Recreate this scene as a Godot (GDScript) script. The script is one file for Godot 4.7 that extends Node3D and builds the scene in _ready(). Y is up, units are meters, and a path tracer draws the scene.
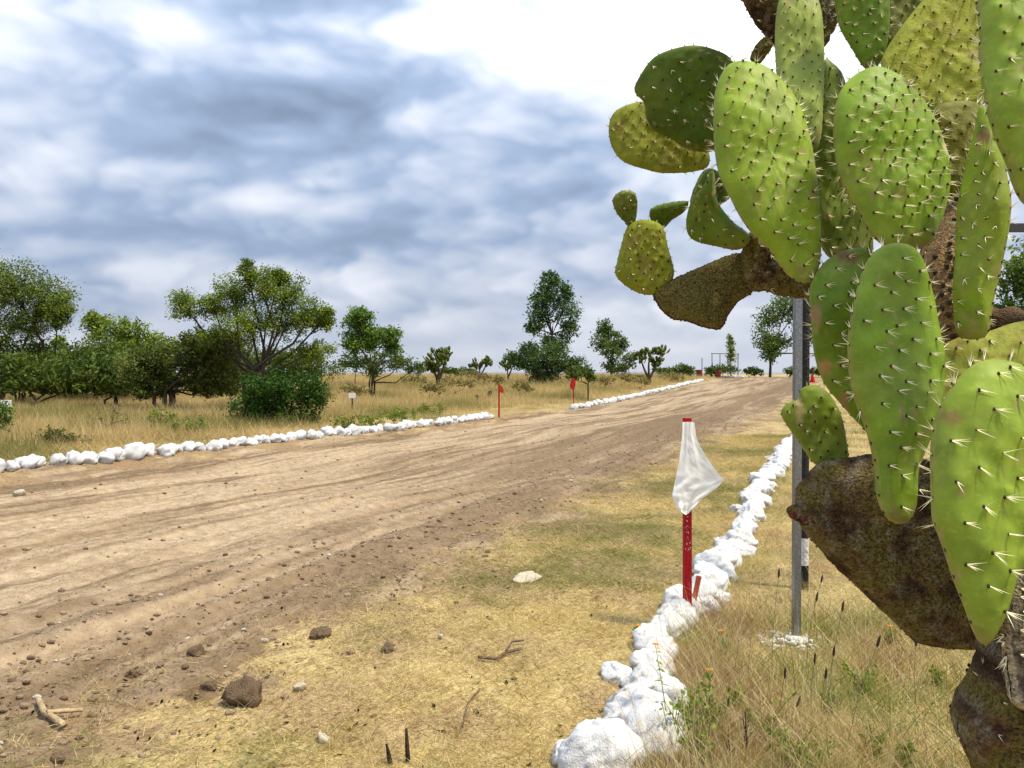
extends Node3D

const F := 790.0            # focal length in pixels of the 1024 x 768 picture
const CAM_H := 1.5
const HORIZON := 374.0
var cam_xf := Transform3D()
var rng := RandomNumberGenerator.new()
var n1 := FastNoiseLite.new()
var n2 := FastNoiseLite.new()
var names := {}
var M := {}

# ------------------------------------------------------------------ helpers
class MB:
	var v := PackedVector3Array()
	var n := PackedVector3Array()
	var c := PackedColorArray()
	var i := PackedInt32Array()
	func vert(p: Vector3, nn: Vector3, col: Color) -> int:
		v.append(p); n.append(nn); c.append(col)
		return v.size() - 1
	func tri(a: int, b: int, d: int) -> void:
		i.append(a); i.append(b); i.append(d)
	func tri3(a: Vector3, b: Vector3, d: Vector3, col: Color) -> void:
		var nn := (d - a).cross(b - a).normalized()
		var k := v.size()
		v.append(a); v.append(b); v.append(d)
		n.append(nn); n.append(nn); n.append(nn)
		c.append(col); c.append(col); c.append(col)
		i.append(k); i.append(k + 1); i.append(k + 2)
	func quad(a: Vector3, b: Vector3, d: Vector3, e: Vector3, nn: Vector3, col: Color) -> void:
		var k := v.size()
		v.append(a); v.append(b); v.append(d); v.append(e)
		for _q in 4:
			n.append(nn); c.append(col)
		i.append(k); i.append(k + 1); i.append(k + 2)
		i.append(k); i.append(k + 2); i.append(k + 3)
	func smooth_normals() -> void:
		var acc := PackedVector3Array()
		acc.resize(v.size())
		for t in range(0, i.size(), 3):
			var a := i[t]; var b := i[t + 1]; var d := i[t + 2]
			var nn := (v[d] - v[a]).cross(v[b] - v[a])
			acc[a] += nn; acc[b] += nn; acc[d] += nn
		for q in acc.size():
			n[q] = acc[q].normalized() if acc[q].length_squared() > 1e-20 else Vector3.UP
	func mesh() -> ArrayMesh:
		var a := []
		a.resize(Mesh.ARRAY_MAX)
		a[Mesh.ARRAY_VERTEX] = v
		a[Mesh.ARRAY_NORMAL] = n
		a[Mesh.ARRAY_COLOR] = c
		a[Mesh.ARRAY_INDEX] = i
		var m := ArrayMesh.new()
		if v.size() > 0:
			m.add_surface_from_arrays(Mesh.PRIMITIVE_TRIANGLES, a)
		return m

func at(px: float, py: float, d: float) -> Vector3:
	return cam_xf * Vector3((px - 512.0) / F * d, (384.0 - py) / F * d, -d)

func ray(px: float, py: float) -> Vector3:
	return cam_xf.basis * Vector3((px - 512.0) / F, (384.0 - py) / F, -1.0)

func numbered(called: String) -> String:
	if not names.has(called):
		names[called] = 0
		return called
	names[called] += 1
	return "%s_%03d" % [called, names[called]]

func tag(o: Node, label := "", category := "", group := "", kind := "") -> Node:
	if label: o.set_meta("label", label)
	if category: o.set_meta("category", category)
	if group: o.set_meta("group", group)
	if kind: o.set_meta("kind", kind)
	return o

func base(called: String, where: Vector3, label := "", category := "", group := "") -> Node3D:
	var o := Node3D.new()
	o.name = numbered(called)
	o.position = where
	add_child(o)
	tag(o, label, category, group)
	return o

func build(mesh: Mesh, called: String, mat: Material, parent: Node = self, where := Vector3.ZERO) -> MeshInstance3D:
	var o := MeshInstance3D.new()
	o.mesh = mesh
	o.name = numbered(called) if parent == self else called
	o.material_override = mat
	o.position = where
	parent.add_child(o, true)
	return o

func tube(mb: MB, pts: Array, radii: Array, sides: int, col: Color, cap := true) -> void:
	var k := pts.size()
	var start := mb.v.size()
	for a in k:
		var p: Vector3 = pts[a]
		var t: Vector3 = (pts[mini(a + 1, k - 1)] - pts[maxi(a - 1, 0)]).normalized()
		var u := t.cross(Vector3.UP if absf(t.y) < 0.9 else Vector3.RIGHT).normalized()
		var w := u.cross(t).normalized()
		for s in sides:
			var an := TAU * s / sides
			var dir := u * cos(an) + w * sin(an)
			mb.vert(p + dir * float(radii[a]), dir, col)
	for a in k - 1:
		for s in sides:
			var s2 := (s + 1) % sides
			var q0 := start + a * sides + s
			var q1 := start + a * sides + s2
			mb.tri(q0, q1, q1 + sides)
			mb.tri(q0, q1 + sides, q0 + sides)
	if cap:
		for e in [0, k - 1]:
			var tdir: Vector3 = (pts[1] - pts[0]).normalized() * -1.0 if e == 0 else (pts[k - 1] - pts[k - 2]).normalized()
			var cc := mb.vert(pts[e], tdir, col)
			for s in sides:
				var q: int = start + e * sides
				mb.tri(cc, q + s, q + (s + 1) % sides)

func box(mb: MB, lo: Vector3, hi: Vector3, col: Color, xf := Transform3D.IDENTITY) -> void:
	var p := []
	for k in 8:
		p.append(xf * Vector3(hi.x if k & 1 else lo.x, hi.y if k & 2 else lo.y, hi.z if k & 4 else lo.z))
	for f in [[0, 2, 3, 1], [4, 5, 7, 6], [0, 1, 5, 4], [2, 6, 7, 3], [0, 4, 6, 2], [1, 3, 7, 5]]:
		var a: Vector3 = p[f[0]]; var b: Vector3 = p[f[1]]; var d: Vector3 = p[f[2]]; var e: Vector3 = p[f[3]]
		var nn := (d - a).cross(b - a).normalized()
		mb.quad(a, b, d, e, nn, col)

func sstep(a: float, b: float, x: float) -> float:
	var t := clampf((x - a) / (b - a), 0.0, 1.0)
	return t * t * (3.0 - 2.0 * t)

func g() -> float:
	return rng.randfn(0.0, 1.0)

func rdir() -> Vector3:
	return Vector3(g(), g(), g()).normalized()

func noise(seed_: int, freq: float, oct := 4, kind := FastNoiseLite.TYPE_SIMPLEX_SMOOTH) -> FastNoiseLite:
	var q := FastNoiseLite.new()
	q.noise_type = kind
	q.seed = seed_
	q.frequency = freq
	q.fractal_type = FastNoiseLite.FRACTAL_FBM
	q.fractal_octaves = oct
	return q

# colour texture: two layers of noise between colours (linear values), with specks
func ctex(seed_: int, f1: float, f2: float, ca: Color, cb: Color, cc: Color, thr: float, specks := 0.0, spcol := Color(1, 1, 1), sz := 512) -> ImageTexture:
	var a := noise(seed_, f1, 5).get_seamless_image(sz, sz).get_data()
	var b := noise(seed_ + 7, f2, 3).get_seamless_image(sz, sz).get_data()
	var r := RandomNumberGenerator.new()
	r.seed = seed_ * 31 + 5
	var out := PackedByteArray()
	out.resize(sz * sz * 3)
	var lut := PackedByteArray()
	lut.resize(256 * 3)
	for k in 256:
		var q := ca.lerp(cb, clampf((k / 255.0 - 0.2) / 0.6, 0, 1)).linear_to_srgb()
		lut[k * 3] = int(clampf(q.r, 0, 1) * 255); lut[k * 3 + 1] = int(clampf(q.g, 0, 1) * 255); lut[k * 3 + 2] = int(clampf(q.b, 0, 1) * 255)
	var s := cc.linear_to_srgb()
	var sp := spcol.linear_to_srgb()
	var lo := int(thr * 255)
	for k in sz * sz:
		var w := clampf(float(b[k] - lo) / 40.0, 0.0, 1.0)
		var j := a[k] * 3
		out[k * 3] = int(lerpf(lut[j], s.r * 255, w))
		out[k * 3 + 1] = int(lerpf(lut[j + 1], s.g * 255, w))
		out[k * 3 + 2] = int(lerpf(lut[j + 2], s.b * 255, w))
	if specks > 0.0:
		for q in int(specks * sz * sz):
			var x := r.randi_range(0, sz - 3); var y := r.randi_range(0, sz - 3)
			var e := r.randf_range(0.3, 0.9)
			for dx in r.randi_range(1, 2):
				for dy in r.randi_range(1, 2):
					var k := ((y + dy) * sz + x + dx) * 3
					out[k] = int(lerpf(out[k], sp.r * 255, e))
					out[k + 1] = int(lerpf(out[k + 1], sp.g * 255, e))
					out[k + 2] = int(lerpf(out[k + 2], sp.b * 255, e))
	var im := Image.create_from_data(sz, sz, false, Image.FORMAT_RGB8, out)
	return ImageTexture.create_from_image(im)

func htex(seed_: int, f: float, oct := 5) -> ImageTexture:
	return ImageTexture.create_from_image(noise(seed_, f, oct).get_seamless_image(512, 512))

func mat(tex: Texture2D, scale: float, rough: float, bump: Texture2D = null, bscale := 1.0, world := true) -> StandardMaterial3D:
	var m := StandardMaterial3D.new()
	m.vertex_color_use_as_albedo = true
	m.roughness = rough
	m.metallic_specular = 0.3
	if tex:
		m.albedo_texture = tex
		m.uv1_triplanar = true
		m.uv1_world_triplanar = world
		m.uv1_scale = Vector3.ONE * scale
	if bump:
		m.heightmap_enabled = true
		m.heightmap_texture = bump
		m.heightmap_scale = bscale
	return m

func leafmat(back: float) -> StandardMaterial3D:
	var m := StandardMaterial3D.new()
	m.vertex_color_use_as_albedo = true
	m.roughness = 0.6
	m.metallic_specular = 0.25
	m.cull_mode = BaseMaterial3D.CULL_DISABLED
	if back > 0.0:
		m.backlight_enabled = true
		m.backlight = Color(back, back, back * 0.6)
	return m

# ------------------------------------------------------------------ the lie of the land (D = metres ahead of the camera)
func stones_right(D: float) -> float:
	return 0.34 + 0.4076 * (D - 3.05) + 0.05 * sin(D * 1.1) + 0.09 * sstep(4.2, 3.2, D)
func stones_left(D: float) -> float:
	if D < 28.0:
		return -7.1 + 0.506 * (D - 10.97)
	return 2.83 + 0.39 * (D - 34.0)
func road_right(D: float) -> float:
	return -0.78 + 0.427 * (D - 5.5)
func road_left(D: float) -> float:
	if D < 24.0:
		return -6.75 + 0.5 * (D - 10.97)
	if D < 34.0:
		return lerpf(-0.235, 3.0, (D - 24.0) / 10.0)
	return 3.0 + 0.39 * (D - 34.0)

func land(x: float, D: float) -> float:
	var h := 1.05 * sstep(30.0, 88.0, D + 0.15 * x)
	var far := clampf(1.0 - D / 40.0, 0.0, 1.0)
	h += n1.get_noise_2d(x * 9.0, D * 9.0) * 0.05
	h += n2.get_noise_2d(x * 55.0, D * 55.0) * 0.02 * far
	if D < 28.0:
		h += 0.16 * sstep(0.5, -0.5, x - (stones_left(D) + 0.35))
	# hollow by the sign post
	var dx := x - 1.63; var dz := D - 5.12
	h -= 0.24 * exp(-pow(dx * dx * 9.0 + dz * dz * 14.0, 2.0))
	return h

func track(x: float, D: float) -> float:
	# wheel tracks wandering along the road: a pressed groove with raised lips
	var u := road_right(D) - x
	var h := 0.0
	for k in 9:
		var c0 := 0.9 + k * 0.86 + 0.30 * sin(D * (0.16 + 0.02 * k) + k * 2.1) + 0.10 * sin(D * 0.61 + k)
		var d := absf(u - c0)
		if d < 0.5:
			h += -0.022 * exp(-d * d / 0.012) + 0.011 * exp(-pow((d - 0.2) / 0.07, 2.0))
	return h

func rut(x: float, D: float) -> float:
	var s := D
	var u := (x - road_right(D)) + 0.25 * sin(D * 0.35) + 0.12 * sin(D * 0.9 + 1.0)
	var near := clampf(1.2 - D / 45.0, 0.25, 1.0)
	var h := n1.get_noise_2d(u * 45.0 + 300.0, s * 3.5) * 0.055
	h += n2.get_noise_2d(u * 110.0, s * 7.0 + 90.0) * 0.03
	h += n2.get_noise_2d(x * 160.0, D * 160.0) * 0.014
	h += n2.get_noise_2d(x * 420.0, D * 420.0) * 0.022 * exp(-pow((road_right(D) - x - 0.7) / 1.0, 2.0)) * clampf(1.3 - D / 14.0, 0.0, 1.0)
	return (h + track(x, D)) * near

func road_y(x: float, D: float) -> float:
	var e := minf(road_right(D) - x, x - road_left(D))
	var edge := e + n1.get_noise_2d(x * 40.0, D * 40.0) * 1.1
	var lift := lerpf(-0.07, 0.035, sstep(-0.5, 0.45, edge))
	return land(x, D) + lift + rut(x, D) * sstep(-0.3, 0.6, e)

func on_road(x: float, D: float) -> bool:
	return x < road_right(D) and x > road_left(D)

func ground_y(x: float, D: float) -> float:
	var h := land(x, D)
	var e := minf(road_right(D) - x, x - road_left(D))
	h -= 0.12 * sstep(0.3, 1.2, e)
	return h

func top_y(x: float, D: float) -> float:
	return maxf(ground_y(x, D), road_y(x, D)) if D > 1.0 and D < 130.0 else ground_y(x, D)

func spot(px: float, D: float) -> Vector3:
	var x := (px - 512.0) / F * D
	return Vector3(x, top_y(x, D), -D)

func _ready() -> void:
	rng.seed = 20240
	n1.seed = 3; n1.frequency = 0.02; n1.fractal_octaves = 4; n1.noise_type = FastNoiseLite.TYPE_SIMPLEX_SMOOTH
	n2.seed = 11; n2.frequency = 0.02; n2.fractal_octaves = 3; n2.noise_type = FastNoiseLite.TYPE_SIMPLEX_SMOOTH
	# ---- camera
	var cam := Camera3D.new()
	cam.name = "camera"
	cam.fov = rad_to_deg(2.0 * atan(384.0 / F))
	cam.position = Vector3(0, CAM_H, 0)
	cam.rotation.x = -atan((384.0 - HORIZON) / F)
	cam.near = 0.05
	cam.far = 2000.0
	add_child(cam)
	cam.current = true
	cam_xf = cam.transform
	# ---- sky and air
	var we := WorldEnvironment.new()
	we.name = "environment"
	var env := Environment.new()
	env.background_mode = Environment.BG_SKY
	var sky := Sky.new()
	var psm := PanoramaSkyMaterial.new()
	psm.panorama = cloud_sky()
	psm.energy_multiplier = 1.0
	sky.sky_material = psm
	env.sky = sky
	env.tonemap_mode = Environment.TONE_MAPPER_LINEAR
	env.tonemap_exposure = 1.18
	env.sdfgi_enabled = true
	env.ssao_enabled = true
	env.ssil_enabled = true
	we.environment = env
	add_child(we)
	# ---- sun behind thin cloud, high
	var sun := DirectionalLight3D.new()
	sun.name = "sun"
	sun.light_energy = 1.45
	sun.light_angular_distance = 5.0
	sun.light_color = Color(1.0, 0.95, 0.85)
	sun.shadow_enabled = true
	add_child(sun)
	var el := deg_to_rad(65.0)
	var az := deg_to_rad(20.0)     # from the right-hand side, a little behind the camera
	var to_sun := Vector3(cos(el) * cos(az), sin(el), cos(el) * sin(az))
	sun.look_at_from_position(to_sun * 50.0, Vector3.ZERO, Vector3.UP)
	make_materials()
	print("sky done ", Time.get_ticks_msec())
	make_ground()
	print("ground ", Time.get_ticks_msec())
	make_trees()
	print("trees ", Time.get_ticks_msec())
	make_stones()
	make_markers()
	make_post()
	print("stones ", Time.get_ticks_msec())
	make_cactus()
	print("cactus ", Time.get_ticks_msec())
	make_clods()
	make_grass()
	make_plants()
	print("all ", Time.get_ticks_msec())

# ------------------------------------------------------------------ sky
func cloud_sky() -> ImageTexture:
	var w := 2048
	var h := 1024
	var na := noise(5, 1.0, 5)
	var nb := noise(17, 1.0, 4)
	var nc := noise(29, 1.0, 4)
	var bytes := PackedFloat32Array()
	bytes.resize(w * h * 3)
	# cloud masses seen in the view: x, y, half width, half height in pixels, amount (darker < 0 < brighter)
	var blobs := [[245, 118, 110, 44, -0.40], [320, 8, 110, 32, -0.40], [385, 238, 85, 24, -0.34], [600, 30, 150, 58, 0.62], [730, 60, 110, 80, 0.55], [520, 190, 150, 50, -0.08],
		[45, 235, 130, 30, -0.2], [25, 40, 70, 40, 0.22], [105, 289, 24, 9, -0.3], [170, 262, 60, 14, 0.25], [300, 205, 50, 14, 0.25], [415, 80, 40, 18, -0.16], [110, 165, 110, 18, 0.14],
		[660, 330, 150, 36, 0.3], [430, 300, 40, 8, -0.18], [170, 45, 60, 26, 0.14], [420, 30, 60, 24, 0.1], [340, 275, 90, 14, 0.16]]
	var under := Color(0.12, 0.165, 0.245)
	var middle := Color(0.29, 0.375, 0.525)
	var lit := Color(0.78, 0.80, 0.86)
	for y in h:
		var el := PI * (0.5 - (y + 0.5) / h)
		var sy := sin(el)
		var cy := cos(el)
		for x in w:
			var k := (y * w + x) * 3
			if el < -0.02:
				bytes[k] = 0.25; bytes[k + 1] = 0.21; bytes[k + 2] = 0.15
				continue
			var a := (x + 0.5) / w * TAU     # column 0 looks along -Z
			var dx := sin(a) * cy
			var dz := cos(a) * cy
			var q := 1.0 / (maxf(sy, 0.0) + 0.38)
			var f := na.get_noise_3d(dx * q * 1.25, dz * q * 1.5, 3.0)
			var f2 := nb.get_noise_3d(dx * q * 3.2 + f * 0.8, dz * q * 3.8, 9.0)
			var f3 := absf(nc.get_noise_3d(dx * 5.0 + f2 * 0.25, sy * 11.0, dz * 5.0))
			var val := 0.47 + f * 0.22 + f2 * 0.30 + f3 * 0.55
			if dz > 0.4:
				var px := 512.0 + F * dx / dz + f2 * 22.0
				var py := HORIZON - F * sy / dz + f2 * 16.0
				if px > -200 and px < 1300 and py > -220:
					for b in blobs:
						var ex: float = (px - b[0]) / b[2]
						var ey: float = (py - b[1]) / b[3]
						var rr := ex * ex + ey * ey
						if rr < 9.0:
							val += b[4] * exp(-rr * 0.8)
			var hz := exp(-maxf(sy, 0.0) * 7.5)
			val = lerpf(val, 0.90, hz * 0.85)
			val = clampf(val, 0.0, 1.25)
			# from blue-grey underside to white cloud; an overcast sky brightens towards the zenith
			var lum := (1.0 + 1.6 * maxf(sy, 0.0)) / 1.16
			var col := under.lerp(middle, val / 0.5) if val < 0.5 else middle.lerp(lit, (val - 0.5) / 0.5)
			var r := col.r * lum
			var gg := col.g * lum
			var bl := col.b * lum
			bytes[k] = r; bytes[k + 1] = gg; bytes[k + 2] = bl
	var im := Image.create_from_data(w, h, false, Image.FORMAT_RGBF, bytes.to_byte_array())
	return ImageTexture.create_from_image(im)

func make_materials() -> void:
	var hdirt := htex(21, 0.05)
	var hfine := htex(22, 0.09, 4)
	M.ground = mat(ctex(31, 0.03, 0.02, Color(0.62, 0.6, 0.55), Color(1, 1, 1), Color(0.8, 0.8, 0.74), 0.62, 0.02, Color(0.3, 0.24, 0.16)), 0.9, 1.0, hdirt, 3.0)
	M.road = mat(ctex(41, 0.02, 0.05, Color(0.66, 0.64, 0.61), Color(1, 1, 1), Color(0.85, 0.83, 0.8), 0.64, 0.012, Color(0.35, 0.28, 0.2)), 0.7, 1.0, hdirt, 3.0)
	M.paint = mat(ctex(51, 0.012, 0.02, Color(0.84, 0.84, 0.83), Color(0.98, 0.98, 0.98), Color(0.70, 0.67, 0.62), 0.70, 0.004, Color(0.35, 0.3, 0.24)), 2.2, 0.85, hfine, 0.35)
	M.clod = mat(ctex(61, 0.03, 0.03, Color(0.6, 0.58, 0.55), Color(1, 1, 1), Color(0.7, 0.66, 0.6), 0.6), 5.0, 1.0, hdirt, 1.2)
	M.pad = mat(ctex(71, 0.012, 0.03, Color(0.66, 0.72, 0.55), Color(0.93, 0.93, 0.9), Color(1.0, 1.0, 0.9), 0.62, 0.006, Color(1, 1, 0.95)), 5.0, 0.55)
	M.pad.uv1_world_triplanar = false
	M.pad.metallic_specular = 0.3
	M.olive = mat(ctex(75, 0.02, 0.04, Color(0.66, 0.66, 0.52), Color(1, 1, 1), Color(0.62, 0.5, 0.32), 0.60, 0.006, Color(0.4, 0.3, 0.18)), 5.0, 0.7, hfine, 0.05, false)
	M.cork = mat(ctex(81, 0.03, 0.035, Color(0.35, 0.3, 0.24), Color(1.0, 0.95, 0.85), Color(0.18, 0.14, 0.11), 0.56, 0.03, Color(0.9, 0.85, 0.72)), 11.0, 0.95, hdirt, 0.5, false)
	M.bark = mat(ctex(91, 0.03, 0.05, Color(0.55, 0.53, 0.5), Color(1, 1, 1), Color(0.6, 0.58, 0.52), 0.62), 1.2, 1.0, hdirt, 1.0)
	M.leaf = leafmat(0.8)
	M.straw = leafmat(0.8)
	M.plain = mat(null, 1.0, 0.7)
	M.spine = mat(null, 1.0, 0.55)
	M.redpaint = mat(ctex(95, 0.02, 0.035, Color(0.75, 0.7, 0.7), Color(1, 1, 1), Color(1.0, 0.75, 0.7), 0.68, 0.004, Color(1, 0.9, 0.9)), 6.0, 0.6)
	M.cloth = leafmat(0.5)
	M.cloth.roughness = 0.95
	M.steel = mat(ctex(97, 0.02, 0.03, Color(0.7, 0.7, 0.7), Color(1, 1, 1), Color(0.55, 0.48, 0.42), 0.68, 0.004, Color(0.4, 0.3, 0.2)), 4.0, 0.42)
	M.steel.metallic = 0.85

# ------------------------------------------------------------------ ground and road
func spacing(lo: float, a: float, b: float, hi: float, step: float, grow: float) -> PackedFloat32Array:
	var out := PackedFloat32Array()
	var x := a
	while x <= b:
		out.append(x)
		x += step
	var st := step
	while x < hi:
		out.append(x)
		st *= grow
		x += st
	out.append(hi)
	x = a
	st = step
	var back := PackedFloat32Array()
	while x > lo:
		st *= grow
		x -= st
		back.append(maxf(x, lo))
	back.reverse()
	back.append_array(out)
	return back

func green_patch(x: float, D: float) -> float:
	var v := -0.1 + n1.get_noise_2d(x * 20.0 + 70.0, D * 20.0) * 1.6 + n2.get_noise_2d(x * 120.0, D * 120.0) * 0.6
	for q in [[0.75, 7.3, 0.9, 1.1, 0.75], [0.2, 6.0, 0.7, 0.5, 0.5], [-0.72, 4.35, 0.35, 0.25, 0.6], [-0.95, 3.2, 0.35, 0.25, 0.5], [2.4, 10.5, 1.0, 1.5, 0.4], [1.0, 5.6, 0.4, 0.5, 0.4]]:
		v += float(q[4]) * exp(-pow((x - q[0]) / q[2], 2.0) - pow((D - q[1]) / q[3], 2.0))
	return v

func make_ground() -> void:
	var xs := spacing(-700, -3.0, 4.0, 700, 0.07, 1.035)
	var ds := spacing(-60, 2.2, 10.0, 1300, 0.06, 1.03)
	var mb := MB.new()
	var nx := xs.size()
	var straw := Color(0.58, 0.45, 0.21)
	var olive := Color(0.20, 0.20, 0.06)
	var soil := Color(0.38, 0.265, 0.15)
	for D in ds:
		for x in xs:
			var a := n1.get_noise_2d(x * 20.0 + 70.0, D * 20.0)
			var b := n2.get_noise_2d(x * 50.0, D * 50.0 + 33.0)
			var col := straw.lerp(olive, clampf(green_patch(x, D) if D < 16.0 and D > 2.0 else a * 1.9 + b * 0.6 - 0.08, 0, 0.85))
			col = col.lerp(soil, clampf(0.15 + b * 1.4 - a * 0.5 + n2.get_noise_2d(x * 260.0, D * 260.0) * 0.8, 0, 0.85))
			var e := minf(road_right(D) - x, x - road_left(D))
			if D < 130.0:
				col = col.lerp(Color(0.33, 0.23, 0.135), sstep(-1.0, 0.3, e + a * 1.5 + n2.get_noise_2d(x * 200.0, D * 200.0) * 1.2))
			mb.vert(Vector3(x, ground_y(x, D), -D), Vector3.UP, col)
	for r in ds.size() - 1:
		for q in nx - 1:
			var k := r * nx + q
			mb.tri(k, k + nx, k + nx + 1)
			mb.tri(k, k + nx + 1, k + 1)
	mb.smooth_normals()
	tag(build(mb.mesh(), "ground", M.ground), "dry straw-coloured ground beside the dirt road", "ground", "", "structure")
	# dirt road
	mb = MB.new()
	var rd := spacing(-20, 2.4, 9.0, 128, 0.05, 1.022)
	var nt := 320
	var pale := Color(0.46, 0.355, 0.235)
	var mid := Color(0.365, 0.27, 0.17)
	var damp := Color(0.215, 0.15, 0.09)
	for D in rd:
		var l := road_left(D) - 1.3
		var r := road_right(D) + 1.3
		for t in nt + 1:
			var x := lerpf(l, r, float(t) / nt)
			var u := (x - road_right(D)) + 0.25 * sin(D * 0.35) + 0.12 * sin(D * 0.9 + 1.0)
			var s1 := n1.get_noise_2d(u * 30.0 + 900.0, D * 2.2)
			var s2 := n2.get_noise_2d(x * 45.0, D * 30.0)
			var s3 := n2.get_noise_2d(u * 140.0 + 50.0, D * 7.0)
			var s4 := n1.get_noise_2d(u * 300.0 + 20.0, D * 8.0)
			var w := clampf(0.48 + s1 * 1.2 + s2 * 0.3 + s3 * 0.9 + s4 * 0.6, 0.0, 1.0)
			var col := damp.lerp(mid, clampf(w * 2.0, 0, 1)).lerp(pale, clampf(w * 2.0 - 1.0, 0, 1))
			# loose dark soil graded towards the verge
			var er := road_right(D) - x
			col = col.lerp(damp, clampf(1.05 * exp(-pow((er - lerpf(0.9, 1.5, sstep(6.0, 14.0, D)) - s2 * 0.9) / lerpf(0.8, 1.3, sstep(6.0, 14.0, D)), 2.0)) * (0.8 + s3 * 1.6), 0.0, 0.9))
			mb.vert(Vector3(x, road_y(x, D), -D), Vector3.UP, col)
	for r in rd.size() - 1:
		for q in nt:
			var k := r * (nt + 1) + q
			mb.tri(k, k + nt + 1, k + nt + 2)
			mb.tri(k, k + nt + 2, k + 1)
	mb.smooth_normals()
	tag(build(mb.mesh(), "dirt_road", M.road), "rutted tan dirt road running towards the horizon", "road", "", "structure")

# ------------------------------------------------------------------ trees
func leaf(mb: MB, p: Vector3, size: float, col: Color) -> void:
	var nn := (rdir() + Vector3(0, 0.7, 0)).normalized()
	var u := nn.cross(rdir()).normalized() * size
	var w := nn.cross(u) * 0.42
	mb.quad(p - u, p + w, p + u, p - w, nn, col)

# blobs: [px, py, rx, ry] in pixels at the tree's distance
func tree(called: String, label: String, category: String, px: float, D: float, blobs: Array, o := {}) -> Node3D:
	var p0 := spot(px, D)
	p0.y -= 0.05
	var root := base(called, p0, label, category, o.get("group", ""))
	var m := D / F
	var tb := MB.new()
	var lb := MB.new()
	var ls: float = o.get("leaf", 0.09)
	var c1: Color = o.get("c1", Color(0.05, 0.09, 0.02))
	var c2: Color = o.get("c2", Color(0.13, 0.17, 0.035))
	var barkc: Color = o.get("bark", Color(0.09, 0.07, 0.05))
	var dens: float = o.get("dens", 1.0)
	var stems: int = o.get("stems", 1)
	var lean: float = o.get("fork", 0.3)
	var tr: float = o.get("trunk", 0.12)
	var lean_y := 0.0
	for b in blobs:
		lean_y = maxf(lean_y, at(b[0], b[1], D).y - p0.y)
	var forks := []
	for s in stems:
		var off := Vector3(rng.randf_range(-1, 1), 0, rng.randf_range(-1, 1)) * (0.0 if stems == 1 else tr * 2.0)
		var fk := Vector3(off.x * 2.0, lean_y * lean, off.z * 2.0)
		forks.append(fk)
		tube(tb, [off * 0.3 + Vector3(0, -0.25, 0), off * 0.3 + Vector3(0, 0.05, 0), off * 1.0 + fk * 0.45 + Vector3(g(), 0, g()) * 0.06 * lean_y * 0.3, fk], [tr * 1.4, tr * 1.15, tr * 0.95, tr * 0.8], 7, barkc)
	for b in blobs:
		var c := at(b[0], b[1], D + b[2] * m * rng.randf_range(-0.7, 0.7) * float(o.get("deep", 1.0))) - p0
		var rx: float = b[2] * m
		var ry: float = b[3] * m
		var fk: Vector3 = forks[rng.randi() % stems]
		var bend := (fk + c) * 0.5 + Vector3(g(), -absf(g()), g()) * 0.12 * (c - fk).length()
		var lt := tr * rng.randf_range(0.35, 0.55)
		tube(tb, [fk - Vector3(0, tr, 0), fk.lerp(bend, 0.5), bend, bend.lerp(c, 0.6), c], [tr * 0.7, lt * 1.2, lt, lt * 0.7, lt * 0.35], 5, barkc)
		var area := PI * rx * ry
		var clumps := int(clampf(dens * 11.0 * sqrt(area) / (ls * 3.2), 8, 200))
		for k in clumps:
			var d := rdir()
			var rr := pow(rng.randf(), 0.4) * rng.randf_range(0.85, 1.12)
			var cp := c + Vector3(d.x * rx, d.y * ry, d.z * rx) * rr
			if cp.y < 0.06: cp.y = 0.06
			var from := c.lerp(bend, rng.randf() * 0.5)
			if k % 2 == 0:
				tube(tb, [from, from.lerp(cp, 0.5) + rdir() * 0.08 * rx, cp], [lt * 0.35, lt * 0.22, lt * 0.08], 3, barkc, false)
			var cr := (0.16 + 0.1 * rng.randf()) * minf(rx, ry) + ls * 0.6
			var tone := clampf(0.5 + g() * 0.38, 0.0, 1.0)
			var nl := int(clampf(o.get("per", 16.0), 4, 70))
			for q in nl:
				var col := c1.lerp(c2, clampf(tone + g() * 0.22, 0, 1)) * 1.3
				col.a = 1.0
				var lp := cp + Vector3(g(), g() * 0.8, g()) * cr * 0.75
				if lp.y < 0.03: continue
				leaf(lb, lp, ls * rng.randf_range(0.6, 1.2), col)
	build(tb.mesh(), "trunk", M.bark, root)
	build(lb.mesh(), "crown", M.leaf, root)
	return root

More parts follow.
